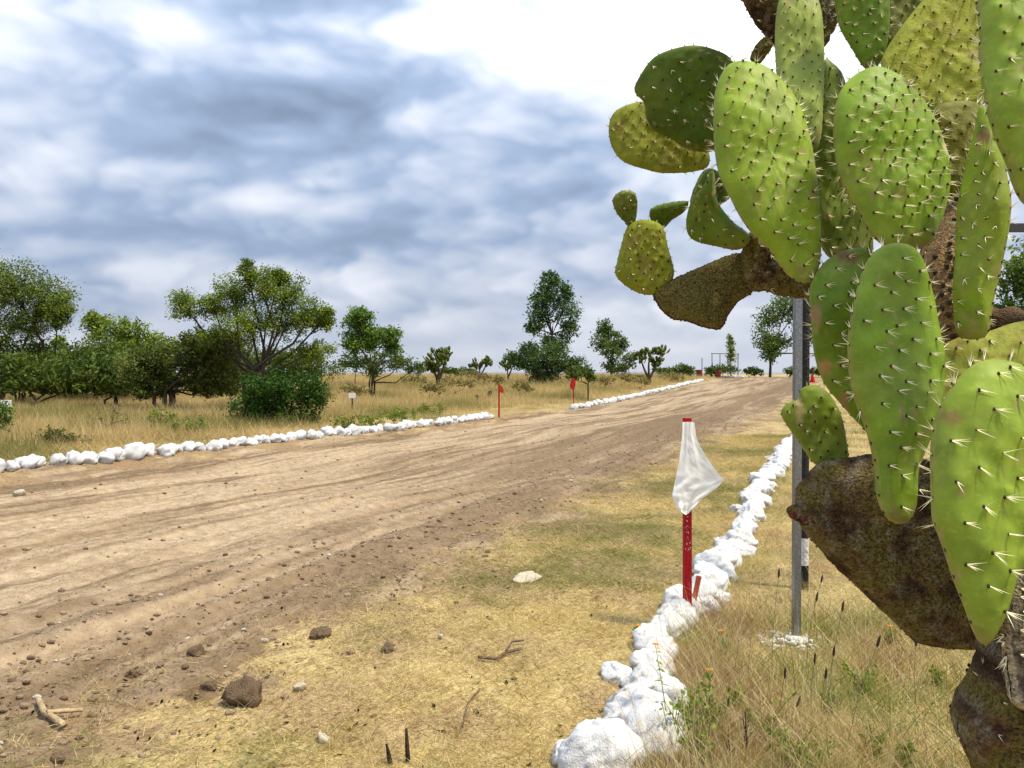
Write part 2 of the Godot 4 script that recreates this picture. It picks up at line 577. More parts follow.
func pear_tree(label: String, px: float, D: float, blobs: Array, o := {}) -> void:
	var p0 := spot(px, D)
	var root := base("prickly_pear_tree", p0, label, "cactus", "distant prickly pears across the field")
	var m := D / F
	var tb := MB.new()
	var lb := MB.new()
	var wood := Color(0.09, 0.08, 0.05)
	var tr: float = o.get("trunk", 0.16)
	var fk := Vector3(0, 0.5, 0)
	tube(tb, [Vector3(0, -0.2, 0), Vector3(0.04, 0.25, 0), fk], [tr * 1.3, tr, tr], 7, wood)
	for b in blobs:
		var c := at(b[0], b[1], D + g() * 0.3) - p0
		var bend := (fk + c) * 0.5 + Vector3(g(), -0.5, g()) * 0.12
		tube(tb, [fk - Vector3(0, 0.1, 0), bend, c], [tr * 0.8, tr * 0.6, tr * 0.4], 5, wood)
		for k in int(o.get("n", 18)) * 2:
			var d := rdir()
			var cp := c + Vector3(d.x * b[2] * m, d.y * b[3] * m, d.z * b[2] * m) * rng.randf_range(0.4, 1.0)
			var up := (Vector3(d.x * 0.8, 1.0, d.z * 0.8) + rdir() * 0.4).normalized()
			var nn := up.cross(rdir()).normalized()
			var sd := up.cross(nn)
			var s := rng.randf_range(0.16, 0.24)
			var col := Color(0.07, 0.10, 0.025).lerp(Color(0.16, 0.2, 0.05), rng.randf())
			var st := lb.v.size()
			lb.vert(cp + nn * s * 0.12, nn, col)
			lb.vert(cp - nn * s * 0.12, -nn, col)
			for e in 8:
				var an := TAU * e / 8.0
				lb.vert(cp + sd * cos(an) * s * 0.6 + up * sin(an) * s, sd * cos(an) + up * sin(an), col)
			for e in 8:
				lb.tri(st, st + 2 + (e + 1) % 8, st + 2 + e)
				lb.tri(st + 1, st + 2 + e, st + 2 + (e + 1) % 8)
	build(tb.mesh(), "trunk", M.bark, root)
	tag(build(lb.mesh(), "crown", M.leaf, root), "", "", "", "stuff")

func make_trees() -> void:
	var dk1 := Color(0.028, 0.055, 0.014)
	var dk2 := Color(0.10, 0.135, 0.025)
	var yl1 := Color(0.035, 0.07, 0.012)
	var yl2 := Color(0.21, 0.27, 0.032)
	var br1 := Color(0.035, 0.09, 0.02)
	var br2 := Color(0.15, 0.23, 0.04)
	tree("mesquite_tree", "dark spreading tree with feathery crown and bare limbs, beside the leafy thicket", "tree", 2, 33, [[10, 283, 32, 24], [45, 298, 28, 24], [-25, 285, 35, 30], [18, 320, 40, 20], [58, 312, 14, 16], [-40, 320, 30, 24]],
		{"leaf": 0.062, "c1": dk1, "c2": yl2.lerp(dk2, 0.5), "dens": 1.15, "trunk": 0.11, "stems": 3, "fork": 0.25, "per": 36})
	tree("mesquite_tree", "open-crowned tree with forked dark limbs standing over the dark green bush", "tree", 254, 25, [[236, 296, 26, 20], [262, 286, 18, 20], [287, 294, 24, 20], [312, 314, 20, 16], [213, 306, 16, 13], [184, 305, 14, 17], [250, 322, 32, 18], [287, 324, 28, 16], [247, 270, 9, 10], [281, 276, 9, 8], [325, 318, 9, 12], [228, 338, 26, 14], [312, 352, 24, 11]],
		{"leaf": 0.046, "c1": yl1, "c2": yl2, "dens": 0.85, "trunk": 0.075, "stems": 5, "fork": 0.3, "per": 44, "bark": Color(0.06, 0.05, 0.04)})
	tree("thicket_shrub", "low wide shrub with crooked dark stems beside the open-crowned tree", "shrub", 165, 27, [[190, 358, 38, 20], [160, 362, 30, 20], [220, 368, 30, 18], [138, 368, 20, 16], [175, 384, 44, 10], [150, 390, 26, 9], [215, 388, 30, 9], [200, 342, 20, 14], [225, 350, 24, 16]],
		{"leaf": 0.07, "c1": dk1, "c2": Color(0.12, 0.135, 0.03), "dens": 1.5, "trunk": 0.07, "stems": 5, "fork": 0.35, "per": 26, "group": "shrubs in the field"})
	tree("dense_bush", "dark green rounded bush at the foot of the open-crowned tree", "bush", 280, 21, [[285, 402, 38, 26], [256, 412, 26, 20], [268, 388, 26, 18], [310, 392, 15, 24], [275, 420, 40, 12]],
		{"leaf": 0.055, "c1": Color(0.018, 0.05, 0.010), "c2": Color(0.05, 0.105, 0.016), "dens": 1.2, "trunk": 0.04, "stems": 6, "fork": 0.3, "per": 30})
	tree("broadleaf_tree", "pale yellow-green tree rising behind the dark thicket", "tree", 120, 44, [[95, 324, 13, 13], [120, 333, 28, 15], [150, 344, 24, 13], [110, 350, 30, 14], [160, 352, 20, 12]], {"leaf": 0.11, "c1": yl1, "c2": yl2, "trunk": 0.1, "dens": 1.5, "per": 20})
	tree("broadleaf_tree", "small green sapling between the dark spreading tree and the thicket", "tree", 62, 48, [[60, 343, 7, 11], [66, 358, 10, 8]], {"leaf": 0.1, "c1": dk1, "c2": yl2, "trunk": 0.06, "per": 20})
	var sh := [[20, 36, [[20, 358, 42, 22], [-20, 362, 40, 20], [15, 375, 50, 12], [30, 384, 30, 8], [-10, 384, 30, 8]], "dark leafy shrub under the dark spreading tree"], [110, 41, [[105, 360, 38, 22], [140, 362, 34, 20], [75, 364, 26, 18], [110, 376, 60, 12], [80, 382, 30, 8], [135, 384, 34, 8]], "dense green thicket shrub below the pale yellow-green tree"],
		[60, 45, [[58, 368, 44, 14], [40, 360, 20, 12]], "low dark shrub at the edge of the thicket"], [35, 30, [[30, 370, 42, 18], [72, 376, 36, 14], [20, 384, 40, 10], [66, 386, 30, 8]], "dense dark shrub standing forward of the dark spreading tree"], [112, 32, [[108, 370, 40, 18], [140, 378, 34, 14], [105, 386, 36, 8]], "dense dark shrub in the middle of the thicket"], [235, 46, [[240, 362, 40, 16], [250, 378, 50, 9], [310, 368, 36, 13], [280, 362, 34, 16], [210, 364, 30, 16]], "low scrub seen behind the open-crowned tree"]]
	for s in sh:
		tree("thicket_shrub", s[3], "shrub", s[0], s[1], s[2], {"leaf": 0.1, "c1": dk1, "c2": dk2, "dens": 1.7, "trunk": 0.06, "stems": 4, "fork": 0.3, "per": 24, "group": "shrubs in the field"})
	tree("eucalyptus_tree", "bright green dense-crowned tree with a second smaller lobe", "tree", 372, 60, [[360, 326, 18, 15], [352, 343, 12, 11], [368, 340, 16, 12], [389, 336, 12, 9], [392, 348, 8, 8], [360, 315, 12, 7]], {"leaf": 0.15, "c1": br1, "c2": br2, "trunk": 0.12, "dens": 1.6, "per": 22})
	tree("thicket_shrub", "bright green round bush at the foot of the dense-crowned tree", "shrub", 355, 62, [[355, 362, 18, 9]], {"leaf": 0.13, "c1": br1, "c2": br2, "trunk": 0.05, "dens": 1.3, "per": 22, "group": "shrubs in the field"})
	tree("thorn_tree", "small multi-stemmed thorn tree in the dry grass before the dense-crowned tree", "tree", 374, 44, [[386, 360, 18, 10], [401, 364, 14, 9], [374, 370, 12, 8], [415, 368, 10, 7]], {"leaf": 0.09, "c1": dk1, "c2": Color(0.11, 0.14, 0.035), "trunk": 0.06, "stems": 3, "fork": 0.45, "per": 18})
	pear_tree("dark tree-like prickly pear between the thorn tree and the red ribboned stake", 438, 58, [[436, 358, 13, 10], [444, 354, 9, 7], [430, 366, 9, 6]], {"n": 34})
	pear_tree("low branching prickly pear in the field behind the red ribboned stake", 478, 66, [[478, 365, 10, 6], [488, 361, 6, 5]], {"n": 16, "trunk": 0.1})
	pear_tree("rounded prickly pear beside the wide dark bush", 508, 68, [[506, 364, 10, 6], [515, 360, 6, 6]], {"n": 18, "trunk": 0.1})
	tree("eucalyptus_tree", "tall slim eucalyptus with a tiered crown rising behind the wide bush", "tree", 552, 92, [[550, 290, 17, 15], [551, 279, 11, 7], [566, 309, 14, 16], [540, 316, 14, 11], [569, 329, 10, 10], [534, 328, 9, 7], [556, 340, 18, 7], [544, 302, 15, 10], [566, 293, 6, 9]],
		{"leaf": 0.2, "c1": Color(0.025, 0.06, 0.018), "c2": Color(0.075, 0.135, 0.04), "dens": 1.25, "trunk": 0.15, "fork": 0.45, "per": 18})
	tree("dense_bush", "wide dark bush with V-shaped stems in front of the tall slim eucalyptus", "bush", 544, 62, [[545, 356, 28, 13], [518, 358, 14, 9], [568, 364, 18, 10], [542, 367, 26, 11], [530, 350, 12, 8], [556, 350, 14, 8], [545, 376, 16, 8]], {"leaf": 0.12, "c1": Color(0.02, 0.05, 0.016), "c2": Color(0.075, 0.12, 0.03), "dens": 1.3, "trunk": 0.12, "stems": 4, "fork": 0.4, "per": 22})
	tree("thorn_tree", "slender leaning thorn tree beside the red flag on a stake", "tree", 588, 41, [[582, 371, 12, 7], [573, 374, 8, 6], [590, 376, 6, 5]], {"leaf": 0.09, "c1": dk1, "c2": dk2, "trunk": 0.04, "stems": 1, "fork": 0.6, "per": 18})
	tree("broadleaf_tree", "pointed mid-green tree between the wide bush and the tree-like prickly pear", "tree", 612, 80, [[607, 336, 14, 10], [601, 345, 13, 8], [613, 351, 11, 10], [621, 344, 7, 9], [605, 327, 8, 7], [612, 366, 10, 7]], {"leaf": 0.17, "c1": dk1, "c2": Color(0.11, 0.16, 0.04), "trunk": 0.12, "dens": 1.0, "per": 18})
	tree("thicket_shrub", "small greyish shrub against the pointed mid-green tree", "shrub", 630, 76, [[630, 362, 9, 8], [621, 369, 8, 5]], {"leaf": 0.14, "c1": dk1, "c2": dk2, "trunk": 0.05, "stems": 2, "per": 18, "group": "shrubs in the field"})
	pear_tree("tree-like prickly pear with a flat green crown beside the white stones", 649, 62, [[650, 352, 13, 5], [640, 357, 8, 6], [662, 351, 7, 5], [656, 362, 8, 5]], {"n": 22, "trunk": 0.13})
	tree("thicket_shrub", "low rounded shrub at the road's end beside the pipe frame", "shrub", 680, 82, [[680, 369, 12, 5], [688, 371, 8, 4]], {"leaf": 0.15, "c1": dk1, "c2": dk2, "trunk": 0.05, "stems": 3, "dens": 1.3, "per": 20, "group": "shrubs in the field"})
	tree("poplar_tree", "thin pale sapling standing by the pipe frame", "tree", 731, 92, [[731, 347, 4, 7], [731, 357, 5, 6], [730, 340, 3, 5]], {"leaf": 0.15, "c1": dk1, "c2": yl2, "trunk": 0.06, "fork": 0.6, "per": 14})
	tree("thicket_shrub", "dark low shrub in front of the pipe frame", "shrub", 724, 86, [[725, 369, 14, 5], [710, 371, 9, 4]], {"leaf": 0.15, "c1": dk1, "c2": dk2, "trunk": 0.05, "stems": 3, "dens": 1.3, "per": 20, "group": "shrubs in the field"})
	tree("broadleaf_tree", "green tree with drooping crown across the road behind the steel post", "tree", 770, 97, [[770, 318, 15, 12], [785, 307, 16, 13], [764, 339, 12, 12], [779, 343, 14, 11], [770, 354, 9, 8], [802, 330, 14, 18], [825, 318, 22, 22], [850, 335, 20, 18], [800, 305, 14, 12]],
		{"leaf": 0.2, "c1": br1.lerp(dk1, 0.6), "c2": Color(0.13, 0.18, 0.035), "dens": 1.2, "trunk": 0.16, "fork": 0.35, "per": 18})
	tree("broadleaf_tree", "leafy light-green tree standing behind the big cactus", "tree", 1075, 13, [[1012, 280, 16, 26], [1035, 262, 26, 28], [1000, 312, 12, 12], [1070, 280, 40, 40], [1030, 310, 24, 20], [1100, 250, 40, 40]],
		{"leaf": 0.05, "c1": dk1, "c2": br2, "dens": 1.0, "trunk": 0.09, "fork": 0.4, "per": 18})
	var low := [[750, 96], [790, 94], [812, 98], [835, 92], [446, 78], [465, 84], [575, 88], [660, 90]]
	for k in low.size():
		tree("thicket_shrub", "small low shrub on the far skyline", "shrub", low[k][0], low[k][1], [[low[k][0], 371, 9, 3.5], [low[k][0] + 8, 372, 6, 3]], {"leaf": 0.17, "c1": dk1, "c2": dk2, "trunk": 0.04, "stems": 2, "dens": 1.2, "per": 16, "group": "low shrubs on the far skyline"})
	# bare shrubs and field weeds on the grass
	for q in [[430, 40, 386, 14, 6], [455, 46, 381, 16, 6], [490, 50, 378, 12, 5], [412, 52, 378, 12, 5], [470, 60, 374, 16, 4], [600, 52, 379, 12, 5], [622, 56, 376, 12, 5], [640, 54, 379, 9, 4], [520, 44, 385, 12, 5], [670, 66, 376, 12, 4], [350, 40, 388, 14, 6], [320, 36, 392, 12, 6]]:
		tree("scrub_bush", "low brownish scrub bush in the dry field grass", "bush", q[0], q[1], [[q[0], q[2], q[3], q[4]], [q[0] + q[3] * 0.7, q[2] + 2, q[3] * 0.6, q[4] * 0.8]], {"leaf": 0.07, "c1": Color(0.10, 0.085, 0.035), "c2": Color(0.26, 0.22, 0.09), "trunk": 0.02, "stems": 4, "per": 16, "dens": 0.7, "group": "brownish scrub bushes in the field"})
	tree("dry_shrub", "leafless dead shrub in the tall dry grass behind the white stones", "shrub", 108, 17.5, [[100, 418, 14, 12], [115, 408, 12, 14], [122, 420, 8, 10]], {"leaf": 0.03, "c1": Color(0.1, 0.08, 0.05), "c2": Color(0.2, 0.15, 0.08), "trunk": 0.02, "stems": 4, "fork": 0.35, "per": 4, "dens": 0.35})
	tree("field_weed", "dark tuft of weeds just behind the white stones", "weed", 62, 14.5, [[66, 440, 20, 9], [50, 436, 12, 8]], {"leaf": 0.035, "c1": Color(0.04, 0.05, 0.015), "c2": Color(0.12, 0.12, 0.04), "trunk": 0.012, "stems": 4, "per": 22, "dens": 0.8, "group": "weeds in the field"})
	tree("field_weed", "bright green weed beside the small white notice board", "weed", 2, 15.5, [[2, 418, 9, 16]], {"leaf": 0.04, "c1": br1, "c2": br2, "trunk": 0.012, "stems": 3, "per": 22, "group": "weeds in the field"})
	for q in [[400, 20.5, 414, 22, 7], [370, 20, 420, 18, 6], [190, 17, 428, 18, 9], [160, 18, 418, 14, 9], [345, 19, 424, 16, 8], [430, 26, 408, 18, 5]]:
		tree("field_weed", "patch of low yellow-green weeds in the dry grass behind the white stones", "weed", q[0], q[1], [[q[0], q[2], q[3], q[4]]], {"leaf": 0.035, "c1": Color(0.08, 0.11, 0.02), "c2": Color(0.2, 0.24, 0.05), "trunk": 0.008, "stems": 5, "per": 24, "dens": 0.7, "group": "weeds in the field"})

# ------------------------------------------------------------------ stones
func stone_mesh(seed_: int, res: int, col: Color, rough := 0.25, patch := Color(0, 0, 0, 0)) -> ArrayMesh:
	var q := noise(seed_, 1.0, 3)
	var cell := noise(seed_ + 99, 0.9, 1, FastNoiseLite.TYPE_CELLULAR)
	var planes := []
	var r := RandomNumberGenerator.new()
	r.seed = seed_
	for k in 13:
		planes.append([Vector3(r.randfn(), r.randfn(), r.randfn()).normalized(), r.randf_range(0.6, 0.9)])
	var mb := MB.new()
	var rows := res
	var cols := res * 2
	for a in rows + 1:
		for b in cols:
			var th := PI * a / rows
			var ph := TAU * b / cols
			var d := Vector3(sin(th) * cos(ph), cos(th), sin(th) * sin(ph))
			var rad := 1.0
			for pl in planes:
				var dp: float = d.dot(pl[0])
				if dp > 0.05:
					rad = minf(rad, float(pl[1]) / dp)
			rad = lerpf(rad, 1.0, 0.12) + q.get_noise_3dv(d * 1.3) * rough + q.get_noise_3dv(d * 4.5) * rough * 0.45 + q.get_noise_3dv(d * 12.0) * rough * 0.14
			var cc := col
			if patch.a > 0.0:
				cc = col.lerp(patch, clampf((q.get_noise_3dv(d * 2.6 + Vector3(5, 5, 5)) - 0.24) * 8.0, 0.0, 0.8))
			mb.vert(d * rad * 0.5, d, cc)
	for a in rows:
		for b in cols:
			var b2 := (b + 1) % cols
			var q0 := a * cols + b
			var q1 := a * cols + b2
			mb.tri(q0, q1 + cols, q1)
			mb.tri(q0, q0 + cols, q1 + cols)
	mb.smooth_normals()
	return mb.mesh()

func put_stone(mesh: Mesh, x: float, D: float, s: Vector3, label: String, group: String, sink := 0.32, called := "painted_stone", material: Material = null) -> MeshInstance3D:
	var o := build(mesh, called, material if material else M.paint)
	o.position = Vector3(x, top_y(x, D) + s.y * (0.5 - sink), -D)
	o.rotation = Vector3(g() * 0.25, rng.randf() * TAU, g() * 0.25)
	o.scale = s
	tag(o, label, "stone", group)
	return o

func verge_place(D: float) -> String:
	if D < 3.45: return "at the start of the verge row beside the tall grass"
	if D < 4.35: return "in the verge row leading up to the flagged stake"
	if D < 5.0: return "beside the red stake with the white flag"
	if D < 7.0: return "in the verge row next to the dug hollow"
	if D < 10.0: return "in the verge row beyond the dug hollow"
	return "in the far verge row near the steel post"

func make_stones() -> void:
	var white := Color(0.64, 0.645, 0.655)
	var near := []
	for k in 7:
		near.append(stone_mesh(100 + k * 13, 26, white, 0.17, Color(0.50, 0.42, 0.31, 1) if k in [1, 2, 5] else Color(0, 0, 0, 0)))
	var far := []
	for k in 6:
		far.append(stone_mesh(300 + k * 17, 12, white, 0.24))
	# row beside the grass verge, double in places
	var D := 2.9
	var k := 0
	while D < 19.0:
		var sz := rng.randf_range(0.20, 0.29)
		var x := stones_right(D) + g() * 0.035
		if D < 3.7: sz = rng.randf_range(0.29, 0.36)
		var size := "broad" if sz > 0.27 else ("middling" if sz > 0.235 else "small")
		var where := verge_place(D)
		var label := size + " whitewashed stone " + where
		put_stone(near[k % 7], x, D, Vector3(sz * 1.15, sz * rng.randf_range(0.78, 1.0), sz), label, "white stones along the verge", 0.3)
		if rng.randf() < 0.4:
			var s2 := rng.randf_range(0.13, 0.22)
			put_stone(near[(k * 3 + 1) % 7], x + (0.15 if rng.randf() < 0.6 else -0.12) , D + 0.12, Vector3(s2 * 1.2, s2 * 0.8, s2), "little side stone, whitewashed, " + where, "white stones along the verge", 0.3)
		D += sz * 0.82
		k += 1
	# row across the road
	D = 9.3
	while D < 23.9:
		var sz := rng.randf_range(0.20, 0.31)
		if absf(D - 12.6) < 0.25: sz = 0.37
		var px := 512.0 + F * stones_left(D) / D
		var lab := ("broad" if sz > 0.28 else ("middling" if sz > 0.24 else "small")) + " whitewashed stone across the road "
		if px < 90: lab += "before the dark tuft of weeds"
		elif px < 190: lab += "between the dead shrub and the dark green bush"
		elif px < 335: lab += "in front of the dark green bush"
		elif px < 430: lab += "in front of the low yellow-green weeds"
		else: lab += "at the row's end by the red ribboned stake"
		if sz > 0.365: lab = "biggest tall whitewashed stone in the row across the road"
		put_stone(far[k % 6], stones_left(D) + g() * 0.05, D, Vector3(sz * 1.2, sz * rng.randf_range(0.8, 1.0), sz), lab, "white stones across the road", 0.28)
		if rng.randf() < 0.2:
			put_stone(far[(k + 2) % 6], stones_left(D) - 0.22, D + 0.1, Vector3.ONE * 0.22, "small whitewashed stone tucked behind the row across the road", "small white stones across the road", 0.3)
		D += sz * 0.74
		k += 1
	D = 33.4
	while D < 70.0:
		var sz := rng.randf_range(0.26, 0.38)
		put_stone(far[k % 6], stones_left(D) + g() * 0.05, D, Vector3(sz * 1.2, sz * 0.9, sz * 1.1), ("broad" if sz > 0.33 else "small") + " whitewashed stone in the distant row " + ("just past the small red flag" if D < 42.0 else ("passing the tree-like prickly pear" if D < 56.0 else "near the low rounded shrub")), "distant white stones along the far road edge", 0.25)
		D += sz * 1.08
		k += 1
	for q in 12:
		var px := 722.0 + q * 1.9
		var dd := 86.0
		put_stone(far[q % 6], (px - 512) / F * dd, dd, Vector3(0.36, 0.3, 0.3), "whitewashed stone in the farthest row below the pipe frame", "farthest white stones by the pipe frame", 0.25)

# ------------------------------------------------------------------ stakes, flags, cone
func stake(label: String, p: Vector3, h: float, wid: float, tilt: float) -> Node3D:
	var root := base("marker_stake", p, label, "stake")
	var mb := MB.new()
	var xf := Transform3D(Basis(Vector3(0, 0, 1), tilt), Vector3.ZERO)
	box(mb, Vector3(-wid / 2, -0.2, -wid / 2), Vector3(wid / 2, h, wid / 2), Color(0.42, 0.012, 0.02), xf)
	build(mb.mesh(), "post", M.redpaint, root)
	return root

func cloth(outline: Array, origin: Vector3, d: float, col: Color, depth: float) -> ArrayMesh:
	# a hanging cloth: rows between left and right edge, folds as real waves
	var mb := MB.new()
	var rows := outline.size()
	var cols := 34
	var ny := 0
	for sub in (rows - 1) * 6 + 1:
		var f := sub / 6.0
		var k := mini(int(f), rows - 2)
		var t := f - k
		var l := Vector2(outline[k][0], outline[k][1]).lerp(Vector2(outline[k + 1][0], outline[k + 1][1]), t)
		var r := Vector2(outline[k][2], outline[k][3]).lerp(Vector2(outline[k + 1][2], outline[k + 1][3]), t)
		var amp := depth * (0.15 + 0.85 * f / (rows - 1))
		for c in cols + 1:
			var u := float(c) / cols
			var p := l.lerp(r, u)
			var wv := amp * (sin(u * 7.0 + f * 0.5) * 0.35 + absf(sin(u * 9.0 + f * 0.3)) * 0.3 + n2.get_noise_2d(u * 110.0 + f * 22.0, f * 30.0) * 0.45 + n1.get_noise_2d(u * 240.0, f * 50.0) * 0.15) - depth * 0.5
			mb.vert(at(p.x, p.y, d + wv) - origin, Vector3.BACK, col)
		ny += 1
	for a in ny - 1:
		for c in cols:
			var q := a * (cols + 1) + c
			mb.tri(q, q + cols + 2, q + cols + 1)
			mb.tri(q, q + 1, q + cols + 2)
	mb.smooth_normals()
	return mb.mesh()

func make_markers() -> void:
	var p := spot(688, 4.68)
	var hgt := at(688, 418, 4.68).y - p.y
	var st := stake("scuffed red wooden stake standing in the white stone row, topped by a white cloth", p, hgt, 0.045, 0.004)
	# pale painted band under the red tip, and worn scratches on the front
	var mb := MB.new()
	box(mb, Vector3(-0.0245, hgt - 0.075, -0.0245), Vector3(0.0245, hgt - 0.022, 0.0245), Color(0.72, 0.66, 0.5))
	build(mb.mesh(), "pale_band", M.plain, st)
	mb = MB.new()
	for k in 34:
		var y := hgt * 0.36 + rng.randf() * hgt * 0.17
		var x := rng.randf_range(-0.018, 0.016)
		var l := rng.randf_range(0.002, 0.007)
		box(mb, Vector3(x, y, 0.022), Vector3(x + l * rng.randf_range(0.3, 1.0), y + l, 0.0236), Color(0.7, 0.55, 0.52), Transform3D(Basis(Vector3(0, 0, 1), 0.004), Vector3.ZERO))
	tag(build(mb.mesh(), "paint_scratches", M.plain, st), "", "", "", "stuff")
	var fl := cloth([[682.5, 422, 694.5, 422.5], [682.5, 432, 696, 436], [681, 446, 700, 446], [679, 462, 707, 458], [676, 476, 716, 470], [674, 486, 724, 480], [672, 496, 717, 488], [676, 506, 700, 500], [680, 512, 694, 508], [686, 515, 689, 513]], p, 4.63, Color(0.92, 0.91, 0.90), 0.035)
	var fo := build(fl, "cloth_flag", M.cloth, self, p)
	tag(fo, "limp white cloth tied to the red wooden stake", "flag")
	# broken stub leaning behind the stake
	var q := spot(692, 4.95)
	mb = MB.new()
	box(mb, Vector3(-0.014, -0.1, -0.01), Vector3(0.014, 0.24, 0.01), Color(0.45, 0.09, 0.04), Transform3D(Basis(Vector3(0, 0, 1), -0.2), Vector3.ZERO))
	tag(build(mb.mesh(), "stake_stub", M.redpaint, self, q), "short faded orange-red stub leaning beside the taller red stake", "stake")
	# far stakes
	p = spot(499, 24.3)
	hgt = at(499, 384, 24.3).y - p.y
	st = stake("thin red stake with a red ribbon at the end of the white stone row", p, hgt, 0.05, 0.0)
	mb = MB.new()
	var rc := Color(0.48, 0.06, 0.03)
	for k in 3:
		var y0 := hgt - 0.03 - k * 0.05
		mb.quad(Vector3(0.03, y0, 0.03), Vector3(0.11 + 0.02 * k, y0 - 0.05, 0.06), Vector3(0.13, y0 - 0.16, 0.05), Vector3(0.03, y0 - 0.12, 0.035), Vector3.BACK, rc)
	build(mb.mesh(), "ribbon", M.cloth, st)
	p = spot(574, 33.5)
	hgt = at(574, 378, 33.5).y - p.y
	st = stake("thin red stake carrying a small red flag at the far stone row's start", p, hgt, 0.045, 0.03)
	var fo2 := build(cloth([[572, 378, 574.5, 378], [571, 381, 575.5, 381], [569.5, 385, 575.5, 385], [570.5, 388, 574.5, 388], [573, 390.5, 574, 390]], p, 33.42, Color(0.45, 0.03, 0.03), 0.05), "cloth_flag", M.cloth, self, p)
	tag(fo2, "small red cloth flag on the distant thin stake", "flag")
	# cone
	p = spot(812.5, 66)
	var cone := base("traffic_cone", p, "small red cone on the far edge of the road by the steel post", "cone")
	mb = MB.new()
	tube(mb, [Vector3(0, 0.04, 0), Vector3(0, 0.35, 0), Vector3(0, 0.72, 0)], [0.24, 0.14, 0.04], 14, Color(0.55, 0.02, 0.02))
	build(mb.mesh(), "cone_body", M.plain, cone)
	mb = MB.new()
	box(mb, Vector3(-0.3, -0.03, -0.3), Vector3(0.3, 0.045, 0.3), Color(0.4, 0.02, 0.02))
	build(mb.mesh(), "cone_base", M.plain, cone)
	# small white boards
	for b in [[4, 17.0, 403.5, 7.0, 3.5, "small white notice board on a dark stake in the dry grass"], [352, 27.0, 395.5, 3.4, 2.6, "tiny white marker board on a thin stick among dry grass"]]:
		p = spot(b[0], b[1])
		var root := base("notice_board", p, b[5], "sign")
		var c := at(b[0], b[2], b[1]) - p
		var m: float = b[1] / F
		mb = MB.new()
		box(mb, c - Vector3(b[3] * m, b[4] * m, 0.012), c + Vector3(b[3] * m, b[4] * m, 0.012), Color(0.82, 0.82, 0.82))
		build(mb.mesh(), "board", M.plain, root)
		mb = MB.new()
		box(mb, Vector3(-0.02, -0.2, -0.053), Vector3(0.02, c.y + b[4] * m * 0.5, -0.013), Color(0.1, 0.09, 0.08))
		build(mb.mesh(), "stick", M.bark, root)
	# pipe frame at the end of the road
	var d := 88.0
	p = spot(720, d)
	var fr := base("pipe_frame", p, "thin open pipe frame standing at the far end of the road", "frame")
	var rust := Color(0.12, 0.08, 0.06)
	for fx in [[702, 358], [712, 353.5], [720, 354], [728, 354], [738, 354]]:
		mb = MB.new()
		var a := spot(fx[0], d) - p
		var t := at(fx[0], fx[1], d) - p
		tube(mb, [a + Vector3(0, -0.2, 0), t], [0.045, 0.045], 6, rust)
		build(mb.mesh(), "upright", M.plain, fr)
	mb = MB.new()
	tube(mb, [at(711, 353.5, d) - p, at(739, 354, d) - p], [0.045, 0.045], 6, rust)
	build(mb.mesh(), "crossbar", M.plain, fr)
	for b in [[699, 85.0, "rusty red drum standing beside the low rounded shrub"], [718, 84.0, "rusty red drum standing in front of the pipe frame"]]:
		p = spot(b[0], b[1])
		mb = MB.new()
		tube(mb, [Vector3(0, -0.05, 0), Vector3(0, 0.3, 0), Vector3(0, 0.32, 0), Vector3(0, 0.34, 0), Vector3(0, 0.6, 0), Vector3(0, 0.62, 0), Vector3(0, 0.64, 0), Vector3(0, 0.92, 0)], [0.3, 0.3, 0.32, 0.3, 0.3, 0.32, 0.3, 0.3], 14, Color(0.15, 0.035, 0.028))
		tag(build(mb.mesh(), "oil_drum", M.plain, self, p), b[2], "drum", "red drums at the end of the road")

